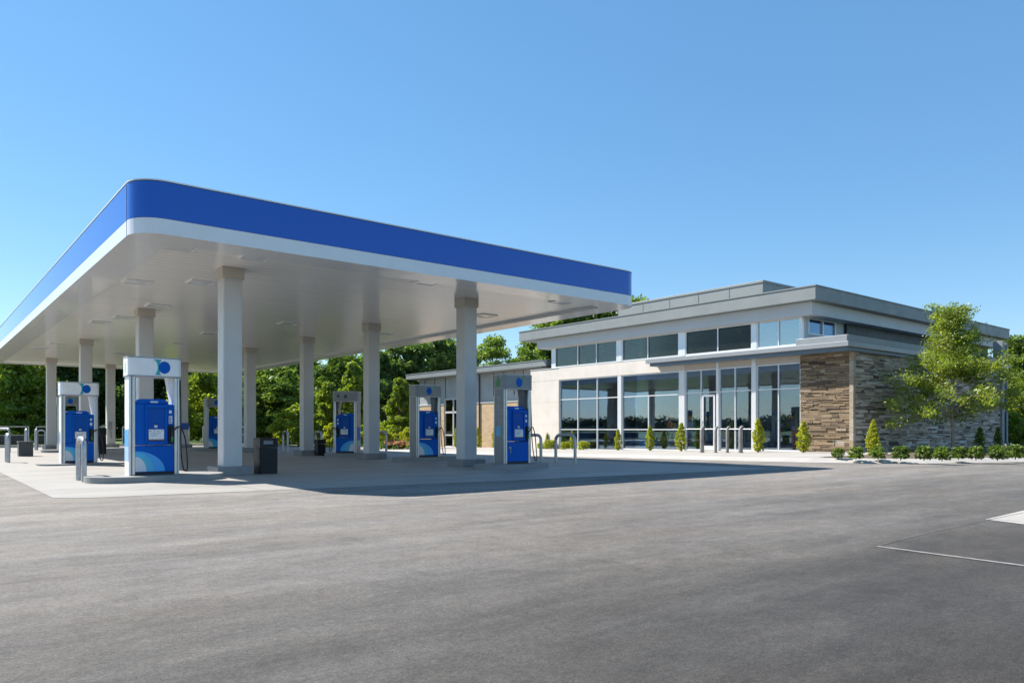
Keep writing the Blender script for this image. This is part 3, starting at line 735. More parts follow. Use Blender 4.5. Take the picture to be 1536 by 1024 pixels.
# windows
def window(b0, b1, z0, z1, mulls, trans, glass='glass', name='window', w=.05, split=None, plane=A0, label=None):
    b0, b1 = sorted((b0, b1)); b = MB(); x0, x1 = plane - .03, plane + .09
    b.box(x0, b0, z0, x1, b0 + w, z1); b.box(x0, b1 - w, z0, x1, b1, z1); b.box(x0, b0 + w, z1 - w, x1, b1 - w, z1); b.box(x0, b0 + w, z0, x1, b1 - w, z0 + w * 1.3)
    for m in mulls:
        lo, hi = z0 + w * 1.3, z1 - w
        if split is not None: hi = split
        b.box(x0 + .004, m - w / 2, lo, x1 - .004, m + w / 2, hi)
    for z in trans: b.box(x0 + .008, b0 + w, z - w / 2, x1 - .008, b1 - w, z + w / 2)
    f = part(b, name, 'frame')
    if label: f['label'] = label
    b = MB(); b.box(plane + .025, b0 + w * .5, z0 + .02, plane + .037, b1 - w * .5, z1 - .02)
    part(b, 'pane', glass, f); return f
zt = 3.79
window(bL1, bL1e, fz(bL1) - .02, zt, [px_b(867), px_b(896)], [1.0, 2.68])
window(bL2, bL2e, fz(bL2e) - .04, zt, [px_b(973)], [1.0, 2.68], split=2.68)
window(E[0], E[1], fz(E[1]) - .02, zt, [px_b(1052)], [2.72])
window(E[2], E[3], fz(E[3]) - .01, zt, [px_b(1103)], [2.72])
window(E[4], E[5], fz(E[5]) - .01, zt, [px_b(1168)], [2.72])
for u, v_ in ((bL1e, bL2), (bL2e, E[0]), (E[1], E[2]), (E[3], E[4])):
    b = MB(); b.box(A0 - .09, v_ + .003, -.5, A0 + .12, u - .003, zt if u == bL1e else 4.1 if u != bL2e else 4.45)
    part(b, 'mullion_post', 'frame')
# entrance door in the first entry bay
d0, d1 = px_b(1073.5), px_b(1054); zd = fz(d0) + .02
b = MB(); X0, X1 = A0 - .06, A0 - .034
b.box(X0, d0, zd, X1, d0 + .09, 2.62); b.box(X0, d1 - .09, zd, X1, d1, 2.62); b.box(X0, d0 + .09, 2.52, X1, d1 - .09, 2.62); b.box(X0, d0 + .09, zd, X1, d1 - .09, zd + .2)
dr = part(b, 'door', 'frame')
b = MB(); b.tube([(X0 - .05, d1 - .05, .9), (X0 - .05, d1 - .05, 1.4)], .018, 8); b.tube([(X0 - .05, d1 - .05, .95), (X0, d1 - .05, .95)], .012, 6); b.tube([(X0 - .05, d1 - .05, 1.35), (X0, d1 - .05, 1.35)], .012, 6); part(b, 'handle', 'steel', dr)
for lo, hi in ((E[1] + .06, E[0] - .06), (E[3] + .06, E[2] - .06)):
    lo, hi = sorted((lo, hi)); b = MB(); b.tube([(A0 - .045, lo, 1.02), (A0 - .045, hi, 1.02)], .018, 8); part(b, 'push_rail', 'frame')
# clerestory
Z0, Z1 = 4.5, 5.655
cl = [(833, 926, [867, 895], 'glass_dark'), (933.5, 1019, [972], 'glass_dark'), (1028.5, 1128.5, [1077], 'glass_dark'), (1136, 1201.5, [1168], 'glass_blue')]
for q0, q1, ms, gm in cl: window(px_b(q0), px_b(q1), Z0, Z1, [px_b(m) for m in ms], [], gm)
for q0, q1 in ((926, 933.5), (1019, 1028.5), (1128.5, 1136)):
    b = MB(); b.box(A0 - .05, px_b(q1) + .003, Z0, A0 + .12, px_b(q0) - .003, Z1); part(b, 'clerestory_post', 'frame')
b = MB(); b.box(A0 - .02, px_b(833) + .003, Z0, A0 + .25, 32.0, Z1); part(b, 'clerestory_post', 'frame')
b = MB(); b.box(A0 - .03, 16.5, Z0, A0 + .1, px_b(1201.5) - .003, Z1); part(b, 'clerestory_post', 'frame')
b = MB(); b.box(A0 - .06, 16.42, 4.5 - .0 - .1, A0 + .2, E[0], 4.497); part(b, 'clerestory_sill', 'frame')
# side clerestory window and pier on the plane y = 16.5
a0, a1, a2, a3 = on_b(1212, 16.5), on_b(1234, 16.5), on_b(1253, 16.5), on_b(1266, 16.5)
b = MB(); b.box(A0 + .1, 16.5, 4.0, a3, 16.62, 4.98); b.box(A0 + .1, 16.5, 4.98, a0, 16.62, 5.655); b.box(a2, 16.5, 4.98, a3, 16.62, 5.655); part(b, 'side_wall', 'frieze')
b = MB(); y0, y1 = 16.47, 16.6
b.box(a0, y0, 4.98, a0 + .05, y1, 5.655); b.box(a2 - .05, y0, 4.98, a2, y1, 5.655); b.box(a1 - .03, y0, 5.03, a1 + .03, y1, 5.605); b.box(a0 + .05, y0, 4.98, a2 - .05, y1, 5.03); b.box(a0 + .05, y0, 5.605, a2 - .05, y1, 5.655)
f = part(b, 'window', 'frame'); b = MB(); b.box(a0 + .02, 16.53, 5.0, a2 - .02, 16.542, 5.58); part(b, 'pane', 'glass', f)
b = MB()
x = a3 + .004
while x < 48.4:
    x1 = min(x + 1.9, 48.5); b.box(x, 16.38, 4.3, x1 - .012, 16.6, 5.658); x = x1
part(b, 'dark_panel', 'dark_metal')
# frieze and roofs
b = MB(); b.box(A0 - .35, 15.9, 5.66, 48.7, 32.9, 6.18); part(b, 'frieze', 'frieze', bevel=.01)
b = MB(); b.box(A0 - .7, 15.55, 6.183, 49.3, 34.1, 6.735); rf = part(b, 'roof', 'roof_metal', bevel=.01)
b = MB(); b.box(A0 - .73, 15.52, 6.715, 49.33, 34.13, 6.76); part(b, 'roof_edge_trim', 'roof_metal', rf)
b = MB(); b.box(33, 21.1, 6.7, 40, 30.85, 8.38); b.box(32.96, 21.06, 8.3, 40.04, 30.9, 8.42); part(b, 'upper_roof', 'roof_metal', bevel=.01)
b = MB()
for k in range(1, 5): b.box(32.985, 21.1 + k * 1.95, 6.76, 33.0, 21.1 + k * 1.95 + .02, 8.3)
part(b, 'upper_roof_seam', 'roof_seam')
b = MB(); b.box(40, 16.6, 6.7, 40.25, 16.8, 6.95); b.box(46.3, 15.7, 6.74, 46.42, 15.8, 6.92); part(b, 'roof_vent', 'steel')
# entry awning slab running round the stone corner
AW = on_a(965, 27.7)
b = MB(); b.box(27.86, 14.15, 4.2, WF, AW, 4.385); b.box(WF, 14.15, 4.2, 45.0, 16.45, 4.385)
aw = part(b, 'awning', 'slab_metal', bevel=.008)
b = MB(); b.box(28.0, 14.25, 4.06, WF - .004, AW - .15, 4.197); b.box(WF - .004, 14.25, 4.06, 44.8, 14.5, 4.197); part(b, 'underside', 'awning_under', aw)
b = MB(); b.box(28.1, 14.32, 4.388, A0 + .2, 16.46, 4.67); part(b, 'parapet', 'slab_metal', bevel=.01)
b = MB(); b.box(28.12, 14.29, 4.388, 44.6, 14.317, 4.68); b.box(A0 + .2, 14.32, 4.388, 44.6, 14.6, 4.68); part(b, 'parapet', 'roof_metal')
# stone corner: individually laid ledgestones
random.seed(11)
b = MB(); rows = []
z = -.3
while z < 4.06:
    h = random.choice((.04, .05, .06, .065, .08, .10)); rows.append((z, min(h, 4.06 - z))); z += h
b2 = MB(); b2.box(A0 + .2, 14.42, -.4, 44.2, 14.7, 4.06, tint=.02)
b.box(A0 - .06, 14.42, -.4, A0 + .2, BEND - .01, 4.06, tint=.02)
for z, h in rows:
    y = 14.36
    while y < BEND - .012:
        w = random.uniform(.18, .75); y1 = min(y + w, BEND - .012); dd = random.uniform(.0, .055)
        b.box(A0 - .09 - dd, y + .004, z + .004, A0 - .05, y1 - .004, z + h - .003, tint=min(1, max(0, random.gauss(.52, .2)))); y = y1
    x = A0 + .04
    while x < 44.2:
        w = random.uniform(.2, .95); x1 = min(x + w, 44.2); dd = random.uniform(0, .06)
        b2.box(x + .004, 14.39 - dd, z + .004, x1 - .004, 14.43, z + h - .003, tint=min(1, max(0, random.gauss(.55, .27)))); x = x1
part(b, 'stone_wall', 'stone', bevel=.006, tint=True); part(b2, 'stone_wall', 'stone_shade_face', bevel=.006, tint=True)
b = MB()
z = -.3
while z < 4.05:
    h = random.uniform(.2, .4); b.box(A0 - .15, 14.30, z, A0 + .04, 14.46, min(4.05, z + h - .006), tint=random.uniform(.8, .98)); z += h
part(b, 'corner_quoin', 'stone', bevel=.006, tint=True)
b = MB(); b.box(44.2, 14.25, -.3, 44.5, 14.7, 5.6); part(b, 'corner_trim', 'slab_metal', bevel=.01)
b = MB(); b.tube([(44.62, 14.2, 5.5), (44.62, 14.2, .4), (44.5, 14.1, .2)], .06, 8); part(b, 'downpipe', 'slab_metal')

# shop furniture seen through the glass
def goods_shelf(label, x, y, L, rz=0, h=1.7):
    t = thing('display_shelf', label, 'shelf', (x, y, -.12), rz, 'stocked shelves inside the shop'); random.seed(int(x * 10 + y * 100))
    b = MB(); b.box(-.03, 0, 0, .03, L, h)
    for k in range(5): b.box(-.4, 0, .12 + k * .36, -.03, L, .15 + k * .36); b.box(.03, 0, .12 + k * .36, .4, L, .15 + k * .36)
    b.build('rack', 'shelf', t)
    b = MB()
    for k in range(5):
        for s_ in (-1, 1):
            y_ = .02
            while y_ < L - .1:
                w = random.choice((.08, .12, .16, .22)); c_ = random.random()
                x0, x1 = sorted((s_ * .36, s_ * .06)); b.box(x0, y_, .152 + k * .36, x1, min(L, y_ + w - .01), .152 + k * .36 + random.uniform(.16, .3), tint=c_); y_ += w
    b.build('goods', 'goods', t, tint=True)
goods_shelf('stocked shelf inside behind the leftmost window bay', 30.1, 27.0, 1.9)
goods_shelf('stocked shelf inside behind the second window bay', 30.0, 22.6, 1.8)
goods_shelf('second row of stocked shelves deep behind the second window bay', 33.6, 24.2, 3.4)
goods_shelf('stocked shelf inside behind the last window by the stone corner', 32.6, 17.3, 2.6)
t = thing('checkout_counter', 'dark checkout counter inside behind the entrance bays', 'counter', (31.5, 20.2, -.12))
b = MB(); b.box(0, 0, 0, .7, 2.6, .95); b.build('base', 'shelf', t, bevel=.01); b = MB(); b.box(-.06, -.06, .952, .76, 2.66, 1.0); b.build('top', 'interior_wall', t, bevel=.01)
t = thing('display_stand', 'red display stand inside the window beside the stone corner', 'display', (29.9, 16.95, -.0))
b = MB(); b.box(0, 0, 0, .5, .8, 1.0); b.build('body', 'red', t, bevel=.02); b = MB(); b.box(-.02, -.02, 1.003, .52, .82, 1.06); b.build('top', 'shelf', t)
pc = None
for k, lab in enumerate(('blue drinks crate stack low behind the leftmost window bay', 'blue drinks crate stack low at the middle window post', 'blue drinks crate stack low in the second window bay')):
    y = (29.2, 26.2, 24.9)[k]
    if pc is None:
        pc = thing('drinks_stack', lab, 'crate stack', (29.5, y, -.1)); b = MB()
        for q in range(3): b.box(0, 0, .32 * q, .5, .75, .32 * q + .3)
        cb = b.build('crates', 'cooler', pc, bevel=.02); b = MB()
        for q in range(6):
            b.lathe([(.04, .96), (.04, 1.12), (.015, 1.18), (.015, 1.22)], .1 + .15 * (q % 3), .18 + .36 * (q // 3), 8)
        bt = b.build('bottles', 'sky_blue', pc); c = pc
    else:
        c = pc.copy(); COL.objects.link(c)
        for s_ in (cb, bt): q = s_.copy(); COL.objects.link(q); q.parent = c
    c.location = (29.0, y, -.12); c['label'] = lab; c['group'] = 'blue crate stacks inside the windows'
for k, (y, lab) in enumerate(((29.3, 'tall glass-door drinks cooler on the shop back wall behind the leftmost bay'), (26.4, 'tall glass-door drinks cooler on the shop back wall near the middle post'), (23.6, 'tall glass-door drinks cooler on the shop back wall behind the second bay'))):
    t = thing('drinks_cooler', lab, 'cooler', (38.3, y, -.12), 0, 'drinks coolers on the back wall')
    b = MB(); b.box(0, 0, 0, .8, 2.3, 2.2); b.build('case', 'cooler', t, bevel=.02); b = MB(); b.box(-.03, .1, .2, -.004, 1.1, 1.9); b.box(-.03, 1.2, .2, -.004, 2.2, 1.9); b.build('door', 'pale_grey', t)

# ------------------------------------------------------------------ annex
AX = 30.0; AY1 = 48.4; roofs = 48.8
ann = thing('annex_building', 'low annex with grey metal siding over tan brick, left of the shop', 'building', (AX, BW, 0))
def apart(mb, name, mat, parent=ann, bevel=0): return mb.build(name, mat, parent, bevel=bevel, loc=ann.location)
dB0, dB1 = on_a(692, AX), on_a(666, AX)
b = MB(); b.box(AX, BW + .02, -.9, AX + .3, dB0, 2.75); b.box(AX, dB1, -.9, AX + .3, AY1, 2.75); b.box(AX + .3, AY1 - .3, -.9, 42, AY1, 2.75); apart(b, 'brick_wall', 'brick')
b = MB(); b.box(AX - .04, BW + .02, 2.753, AX + .3, dB0, 2.86); b.box(AX - .04, dB1, 2.753, AX + .3, AY1 + .04, 2.86); apart(b, 'brick_ledge', 'frieze')
b = MB(); b.box(AX + .02, BW + .02, 2.862, AX + .3, dB0, 4.72); b.box(AX + .02, dB0, 3.2, AX + .3, dB1, 4.72); b.box(AX + .02, dB1, 2.862, AX + .3, AY1, 4.72); b.box(AX + .3, AY1 - .28, 2.75, 42, AY1 - .02, 4.72); apart(b, 'siding', 'siding')
b = MB()
for q in (637, 652, 668, 690, 740, 755, 771, 785): y = on_a(q, AX); b.box(AX - .004, y - .02, 3.22, AX + .018, y + .02, 4.7)
apart(b, 'siding_joint', 'dark_metal')
b = MB(); y = on_a(720, AX); b.tube([(AX - .06, y, 4.7), (AX - .06, y, -.2)], .05, 8); apart(b, 'downpipe', 'dark_metal')
b = MB(); b.box(AX - .95, BW - .9, 4.73, 42.5, roofs, 5.08); rf = apart(b, 'roof', 'roof_metal', bevel=.01)
b = MB(); b.box(AX - .98, BW - .92, 5.065, 42.5, roofs + .03, 5.11); apart(b, 'roof_edge_trim', 'roof_metal', rf)
b = MB(); zb = -.33; x0, x1 = AX + .05, AX + .16; ym = (dB0 + dB1) / 2; w = .07
b.box(x0, dB0, zb, x1, dB0 + w, 3.2); b.box(x0, dB1 - w, zb, x1, dB1, 3.2); b.box(x0, dB0 + w, 3.1, x1, dB1 - w, 3.2); b.box(x0, dB0 + w, 2.15, x1, dB1 - w, 2.28); b.box(x0, ym - .05, zb, x1, ym + .05, 3.1); b.box(x0, dB0 + w, .55, x1, dB1 - w, .63); b.box(x0, dB0 + w, zb, x1, dB1 - w, zb + .14)
dr = apart(b, 'door', 'frame'); b = MB(); b.box(AX + .1, dB0 + .02, zb, AX + .112, dB1 - .02, 3.15); apart(b, 'pane', 'glass_dark', dr)
b = MB(); b.box(AX + 2.5, dB0 - 1, -.5, AX + 2.6, dB1 + 2, 4.0); apart(b, 'interior_wall', 'interior_wall')

# ------------------------------------------------------------------ entrance bollards
for q, (px, lab) in enumerate(((1053, 'stained grey bollard before the entrance door'), (1073.5, 'narrow bollard right of the entrance door'), (1091, 'reddish bollard second from the right before the entrance'), (1111, 'rightmost grey bollard before the entrance, its top bent right'))):
    p = at(px, 30.6 - q * .35); z = .125 + gz(p.x, p.y); b = MB()
    r = .085 if q in (0, 3) else .06
    b.tube([(0, 0, 0), (0, 0, .5), (0, 0, .88), (.015, -.01, .97), (.05, -.03, 1.03), (.09, -.06, 1.05)], [r, r, r, r * .95, r * .8, r * .35], 14)
    b.lathe([(r + .05, 0), (r + .05, .015)], 0, 0, 14)
    o = b.build('bollard', 'bollard'); o.location = (p.x, p.y, z); tag(o, lab, 'bollard', 'bollards before the entrance')

# ------------------------------------------------------------------ foliage
def leaves(rng, centers, radii, counts, size, upbias=.3, tint_c=None, aspect=1.7):
    P = []; T = []
    for i, (c, r, k) in enumerate(zip(centers, radii, counts)):
        d = rng.normal(size=(k, 3)); d /= np.linalg.norm(d, axis=1)[:, None]
        rad = r * rng.random((k, 1)) ** .45
        p = c + d * rad * np.array([1, 1, .75]); P.append(p)
        base = rng.random() if tint_c is None else tint_c[i]
        T.append(np.clip(base * .6 + rng.random(k) * .4, 0, 1))
    P = np.concatenate(P); T = np.concatenate(T); k = len(P)
    nrm = rng.normal(size=(k, 3)); nrm[:, 2] += upbias; nrm /= np.linalg.norm(nrm, axis=1)[:, None]
    a = np.cross(nrm, rng.normal(size=(k, 3))); a /= np.linalg.norm(a, axis=1)[:, None]; bb = np.cross(nrm, a)
    s = size * (.6 + .8 * rng.random((k, 1)))
    v0 = P - a * s * aspect * .5; v1 = P + bb * s * .42 + nrm * s * .1; v2 = P + a * s * aspect * .5; v3 = P - bb * s * .42 + nrm * s * .1
    V = np.stack([v0, v1, v2, v3], 1).reshape(-1, 3)
    return V, T
def leaf_mesh(name, V, T, mat):
    n = len(T); me = bpy.data.meshes.new(name)
    me.vertices.add(4 * n); me.vertices.foreach_set('co', V.astype(np.float32).ravel())
    me.loops.add(4 * n); me.loops.foreach_set('vertex_index', np.arange(4 * n, dtype=np.int32))
    me.polygons.add(n); me.polygons.foreach_set('loop_start', np.arange(0, 4 * n, 4, dtype=np.int32)); me.polygons.foreach_set('loop_total', np.full(n, 4, np.int32))
    at_ = me.attributes.new('tint', 'FLOAT', 'FACE'); at_.data.foreach_set('value', T.astype(np.float32))
    me.update(calc_edges=True); me.materials.append(M[mat]); return me
def limbs(rng, H, base_h, centers, r0, k):
    b = MB(); top = Vector((rng.normal() * .15, rng.normal() * .15, H * .82))
    pts = [Vector((0, 0, -.2)), Vector((0, 0, base_h)), Vector((top.x * .5, top.y * .5, (base_h + H * .82) / 2)), top]
    b.tube(pts, [r0 * 1.15, r0, r0 * .6, r0 * .12], 9)
    for i in rng.permutation(len(centers))[:k]:
        c = Vector(centers[i]); zs_ = base_h + (max(base_h, c.z) - base_h) * .45; t0 = Vector((top.x * .3, top.y * .3, zs_))
        m = t0.lerp(c, .5) + Vector((0, 0, .12 * H * .3))
        b.tube([t0, m, c], [r0 * .42, r0 * .25, r0 * .06], 6)
    return b
TREES = {}
def tree_proto(key, seed, H, Wd, base, nclump, per, leaf, mat, shape='round', r0=.16, bark='bark', cr=(.55, 1.1)):
    rng = np.random.default_rng(seed); C = []; R = []
    for i in range(nclump):
        u = rng.random(); z = base + (H - base) * (.06 + .9 * u)
        if shape == 'round': env = sqrt(max(.05, 1 - (2 * u - .85) ** 2)) if abs(2 * u - .85) < 1 else .25
        elif shape == 'cone': env = max(.12, (1 - u) ** .8) * (1 if u > .12 else .75)
        else: env = .75 + .25 * sin(u * 9 + seed)
        rad = Wd / 2 * env * (rng.random() ** .42) * (.8 + .35 * rng.random()); q = rng.random() * 2 * pi
        C.append((rad * cos(q), rad * sin(q), z)); R.append(rng.uniform(*cr) * Wd / 7)
    C = np.array(C); cnt = [int(per * (.6 + .8 * rng.random())) for _ in C]
    V, T = leaves(rng, C, R, cnt, leaf)
    TREES[key] = (leaf_mesh('crown', V, T, mat), limbs(rng, H, base + .2, C, r0, 16), bark, None)
def plant_tree(key, name, label, cat, loc, s=1.0, rz=0, group=None, sz=None):
    cm, lb, bark, tm = TREES[key]
    t = thing(name, label, cat, loc, rz, group); t.scale = (s, s, sz or s)
    if tm is None:
        o = lb.build('trunk', bark, t); tm = o.data; TREES[key] = (cm, lb, bark, tm)
    else:
        o = bpy.data.objects.new('trunk', tm); COL.objects.link(o); o.parent = t
    c = bpy.data.objects.new('crown', cm); COL.objects.link(c); c.parent = t
    return t
tree_proto('dark1', 1, 10, 7.5, 1.2, 150, 190, .2, 'leaf_dark')
tree_proto('dark2', 2, 10, 7.0, .8, 150, 190, .2, 'leaf_dark', 'column')
tree_proto('mid1', 3, 10, 7.5, 1.0, 150, 190, .19, 'leaf_mid')
tree_proto('mid2', 4, 10, 6.5, 1.3, 135, 180, .19, 'leaf_mid', 'column')
tree_proto('light1', 5, 6, 5.5, .4, 120, 160, .16, 'leaf_light')
tree_proto('light2', 15, 8, 7.5, .6, 150, 190, .18, 'leaf_light')
tree_proto('airy', 6, 10, 5.0, 2.2, 85, 110, .15, 'leaf_mid', 'round', .14, cr=(.6, 1.1))
tree_proto('pyr', 8, 5, 3.0, .9, 90, 90, .13, 'leaf_light', 'cone', .06, cr=(.5, .95))
tree_proto('bush', 9, 3, 3.2, .05, 60, 110, .14, 'leaf_light', 'round', .05)
tree_proto('ybush', 10, 2, 2.2, .05, 45, 100, .1, 'leaf_yellow', 'round', .04)

G = 'trees along the back of the lot'
wood = [  # key, px, distance, height, label
 ('light2', 10, 54, 7.6, 'sunlit light green tree at the far left edge behind the railing'),
 ('light2', 58, 60, 8.6, 'light green tree left of the back left column, taller one behind'),
 ('dark1', 118, 60, 9.5, 'dark tree behind the second sunlit pump'),
 ('dark2', 165, 62, 9.5, 'dark tree behind the column with the hose box'),
 ('dark1', 225, 60, 9, 'dark tree seen through the top of the nearest pump'),
 ('dark2', 285, 64, 11, 'dark tree right of the nearest pump, behind a lighter one'),
 ('light1', 312, 52, 5.2, 'light green tree between the nearest pump and nearest column'),
 ('mid2', 360, 62, 8.2, 'mid-green tree mostly hidden behind the nearest column'),
 ('mid1', 412, 54, 6.0, 'bright sunlit tree above the charcoal bin'),
 ('dark2', 450, 70, 8.3, 'dark tree rising behind the sunlit tree above the charcoal bin'),
 ('mid1', 515, 62, 7.9, 'rounded mid-green tree above the turned pump'),
 ('dark1', 565, 70, 9.3, 'dark tall tree behind the middle column'),
 ('dark2', 612, 72, 10.2, 'dark tall tree left of the annex roof'),
 ('dark1', 660, 74, 10.9, 'dark tall tree above the annex roof, left of the right front column'),
 ('mid2', 695, 80, 10.8, 'tall tree hidden behind the right front column'),
 ('airy', 744, 74, 11.0, 'airy see-through tree against the sky above the annex roof'),
 ('airy', 790, 80, 10.4, 'thin tree under the left tip of the shop roof'),
 ('mid1', 838, 88, 15.2, 'broad tree above the left part of the shop roof'),
 ('mid1', 900, 90, 16.6, 'broad tree above the shop roof right under the canopy edge'),
 ('airy', 850, 92, 22.3, 'very tall thin tree whose tip shows over the canopy'),
 ('airy', 962, 92, 18.2, 'tall tree whose top shows between canopy corner and upper roof'),
 ('mid2', 1545, 52, 7.9, 'tall mid-green tree at the right edge beyond the shop'),
 ('light1', 1532, 47, 4.6, 'light green tree at the right edge in front of a taller one'),
]
refH = {'light2': 8.2, 'dark1': 10.3, 'dark2': 10.3, 'mid1': 10.3, 'mid2': 10.3, 'light1': 6.2, 'airy': 10.2, 'pyr': 5.1, 'bush': 3.1, 'ybush': 2.1}
for i, (k, px, d, H, lab) in enumerate(wood):
    p = at(px, d); s = H / refH[k]
    plant_tree(k, 'deciduous_tree', lab, 'tree', (p.x, p.y, .1 + gz(p.x, p.y)), max(s, .9) if d < 66 else s, i * 1.3, G, s)
p = at(492, 47); plant_tree('pyr', 'young_tree', 'small light green tree left of the turned pump, behind it', 'tree', (p.x, p.y, .1), .95, 1, 'young trees on the lawn', .8)
p = at(601, 49); plant_tree('pyr', 'young_tree', 'small pointed tree standing over the coral flowers, left of the annex', 'tree', (p.x, p.y, .1 + gz(p.x, p.y)), 1.0, 2, 'young trees on the lawn', .95)
p = at(530, 55); plant_tree('pyr', 'young_tree', 'pointed olive tree right behind the turned pump', 'tree', (p.x, p.y, .1), 1.2, 3, 'young trees on the lawn', 1.2)
GB = 'bushes along the back kerb'
for i, (k, px, d, H, lab) in enumerate([
 ('bush', 447, 46, 2.6, 'yellow-green bush left of the fourth column'),
 ('bush', 330, 52, 2.0, 'green bush behind the distant half-hidden pump'),
 ('ybush', 500, 45, 1.6, 'yellow bush left of the turned pump, low'),
 ('ybush', 572, 46, 1.5, 'yellow bush right of the middle column'),
 ('bush', 560, 50, 2.1, 'green bush behind the yellow bush right of the middle column'),
 ('ybush', 22, 50, .8, 'small yellow plant left of the grey planter'),
 ('ybush', 54, 50, .7, 'small yellow plant right of the grey planter'),
 ('ybush', 225, 52, .8, 'small yellow plant between back columns left of nearest pump'),
 ('ybush', 418, 50, 1.0, 'low yellow plant at the kerb above the charcoal bin'),
 ('ybush', 612, 47, 1.4, 'yellow bush left of the pump before the annex door'),
 ('bush', 20, 52, 3.0, 'sunlit bush behind the railing at the left edge'),
 ('bush', 1514, 42, 2.0, 'bright green bush right of the shop corner trim')]):
    p = at(px, d); plant_tree(k, 'garden_bush', lab, 'bush', (p.x, p.y, .1 + gz(p.x, p.y)), H / refH[k] * 1.05, i, GB, H / refH[k])
# coral flowers
rng = np.random.default_rng(21)
for px, lab in ((586, 'clump of coral flowers below the small pointed tree, left one'), (604, 'clump of coral flowers below the small pointed tree, right one')):
    p = at(px, 45.5); C = rng.normal(size=(26, 3)) * np.array([.36, .3, .08]) + np.array([0, 0, .40]); V, T = leaves(rng, C, [.15] * 26, [14] * 26, .08)
    t = thing('flower_clump', lab, 'flowers', (p.x, p.y, .1 + gz(p.x, p.y)), 0, 'coral flower clumps'); o = bpy.data.objects.new('blossom', leaf_mesh('blossom', V, T, 'flower')); COL.objects.link(o); o.parent = t
    C2 = rng.normal(size=(20, 3)) * np.array([.45, .35, .1]) + np.array([0, 0, .2]); V, T = leaves(rng, C2, [.2] * 20, [22] * 20, .1); o = bpy.data.objects.new('leaves', leaf_mesh('leaves', V, T, 'leaf_mid')); COL.objects.link(o); o.parent = t

# ornamental tree before the stone wall
def feather_tree():
    rng = np.random.default_rng(33); H = 5.75; C = []; R = []; b = MB()
    trunk = [Vector((0, 0, -.1)), Vector((.02, 0, .9)), Vector((-.03, .03, 1.7)), Vector((.0, 0, 3.0)), Vector((.05, 0, 4.4)), Vector((.12, 0, 5.5))]
    b.tube(trunk, [.07, .056, .05, .036, .02, .006], 9)
    for i in range(78):
        u = (i + .5) / 78; z = 1.12 + u * 4.0; ang = i * 2.4 + rng.normal() * .3
        L = (1.0 - .62 * u) * (1.0 + .85 * sin(pi * min(1, u * 1.5 + .25))) * rng.uniform(.75, 1.2) * (1.6 if u < .5 else 1.45)
        rise = (.15 + .95 * u) * L * rng.uniform(.6, 1.2) - (.25 if u < .2 else 0)
        p0 = Vector((0, 0, z)); p2 = Vector((cos(ang) * L, sin(ang) * L, z + rise)); p1 = p0.lerp(p2, .5) + Vector((0, 0, .12 * L))
        b.tube([p0, p1, p2], [.026 * (1 - .5 * u), .015, .004], 5)
        for k in range(7):
            q = .28 + .72 * k / 6; w0 = p0.lerp(p1, q * 2) if q < .5 else p1.lerp(p2, q * 2 - 1)
            tw = w0 + Vector((rng.normal() * .2, rng.normal() * .2, rng.normal() * .12 - .02))
            b.tube([w0, tw], [.006, .002], 4)
            C.append(tw); R.append(rng.uniform(.2, .42) * (1.15 - .35 * u))
    cnt = [int(84 * (.35 + .9 * rng.random()) * (1.2 if c[2] < 3.6 else .6)) for c in C]
    V, T = leaves(rng, np.array([tuple(c) for c in C]), R, cnt, .055, .2)
    return b, leaf_mesh('crown', V, T, 'leaf_young')
b, cm = feather_tree(); p = at(1429, 28.8)
t = thing('ornamental_tree', 'airy yellow-green young tree standing before the stone wall', 'tree', (p.x, p.y, .13)); b.build('trunk', 'bark_pale', t)
o = bpy.data.objects.new('crown', cm); COL.objects.link(o); o.parent = t

# arborvitae and clipped shrubs
def conifer_mesh(seed, mat):
    rng = np.random.default_rng(seed); C = []; R = []
    for i in range(240):
        u = rng.random(); env = (.6 + .4 * min(1, u / .3)) * (1 - max(0, u - .35) / .65) ** .62; q = rng.random() * 2 * pi; r = .2 * env * rng.random() ** .4 * (1 + .25 * sin(3 * q + seed))
        C.append((r * cos(q), r * sin(q), .06 + .9 * u)); R.append(.034 + .014 * rng.random())
    V, T = leaves(rng, np.array(C), R, [20] * 240, .028, .6)
    return leaf_mesh('foliage', V, T, mat)
CON = [conifer_mesh(s, 'leaf_yellow') for s in (1, 2, 3)] + [conifer_mesh(4, 'leaf_box')]
stem = MB().tube([(0, 0, -.05), (0, 0, .2)], .03, 7)
stem_me = None
def conifer(label, p, h, k, w=1.0, group='columnar evergreens by the shop'):
    global stem_me
    t = thing('columnar_evergreen', label, 'shrub', p, k * 1.7, group); t.scale = (h * w, h * w, h)
    if stem_me is None: stem_me = stem.build('stem', 'bark', t).data
    else:
        o = bpy.data.objects.new('stem', stem_me); COL.objects.link(o); o.parent = t
    o = bpy.data.objects.new('foliage', CON[k % 4]); COL.objects.link(o); o.parent = t
cl = [(820.5, 43.0, .95, 0, 'thin upright evergreen against the beige wall', .5), (858, 39.8, 1.05, 1, 'thin upright evergreen before the leftmost window bay', .55),
 (927, 36.6, 1.05, 2, 'upright evergreen before the middle window post', .85), (975, 34.9, 1.2, 1, 'upright evergreen before the second window bay', .85), (1022, 33.4, 1.3, 0, 'upright evergreen left of the entrance door', .85),
 (1137, 30.4, 1.38, 2, 'upright evergreen right of the entrance, before the glass post', .85), (1205, 29.0, 1.25, 1, 'upright evergreen where the glass meets the stone corner', .95),
 (1310, 25.7, 1.25, 0, 'upright bright evergreen in the planting bed before the stone wall', .75), (1470, 29.5, 1.0, 3, 'dark upright evergreen under the right side of the ornamental tree', .85), (1497, 32, 1.0, 3, 'dark upright evergreen beside the shop corner trim', .7)]
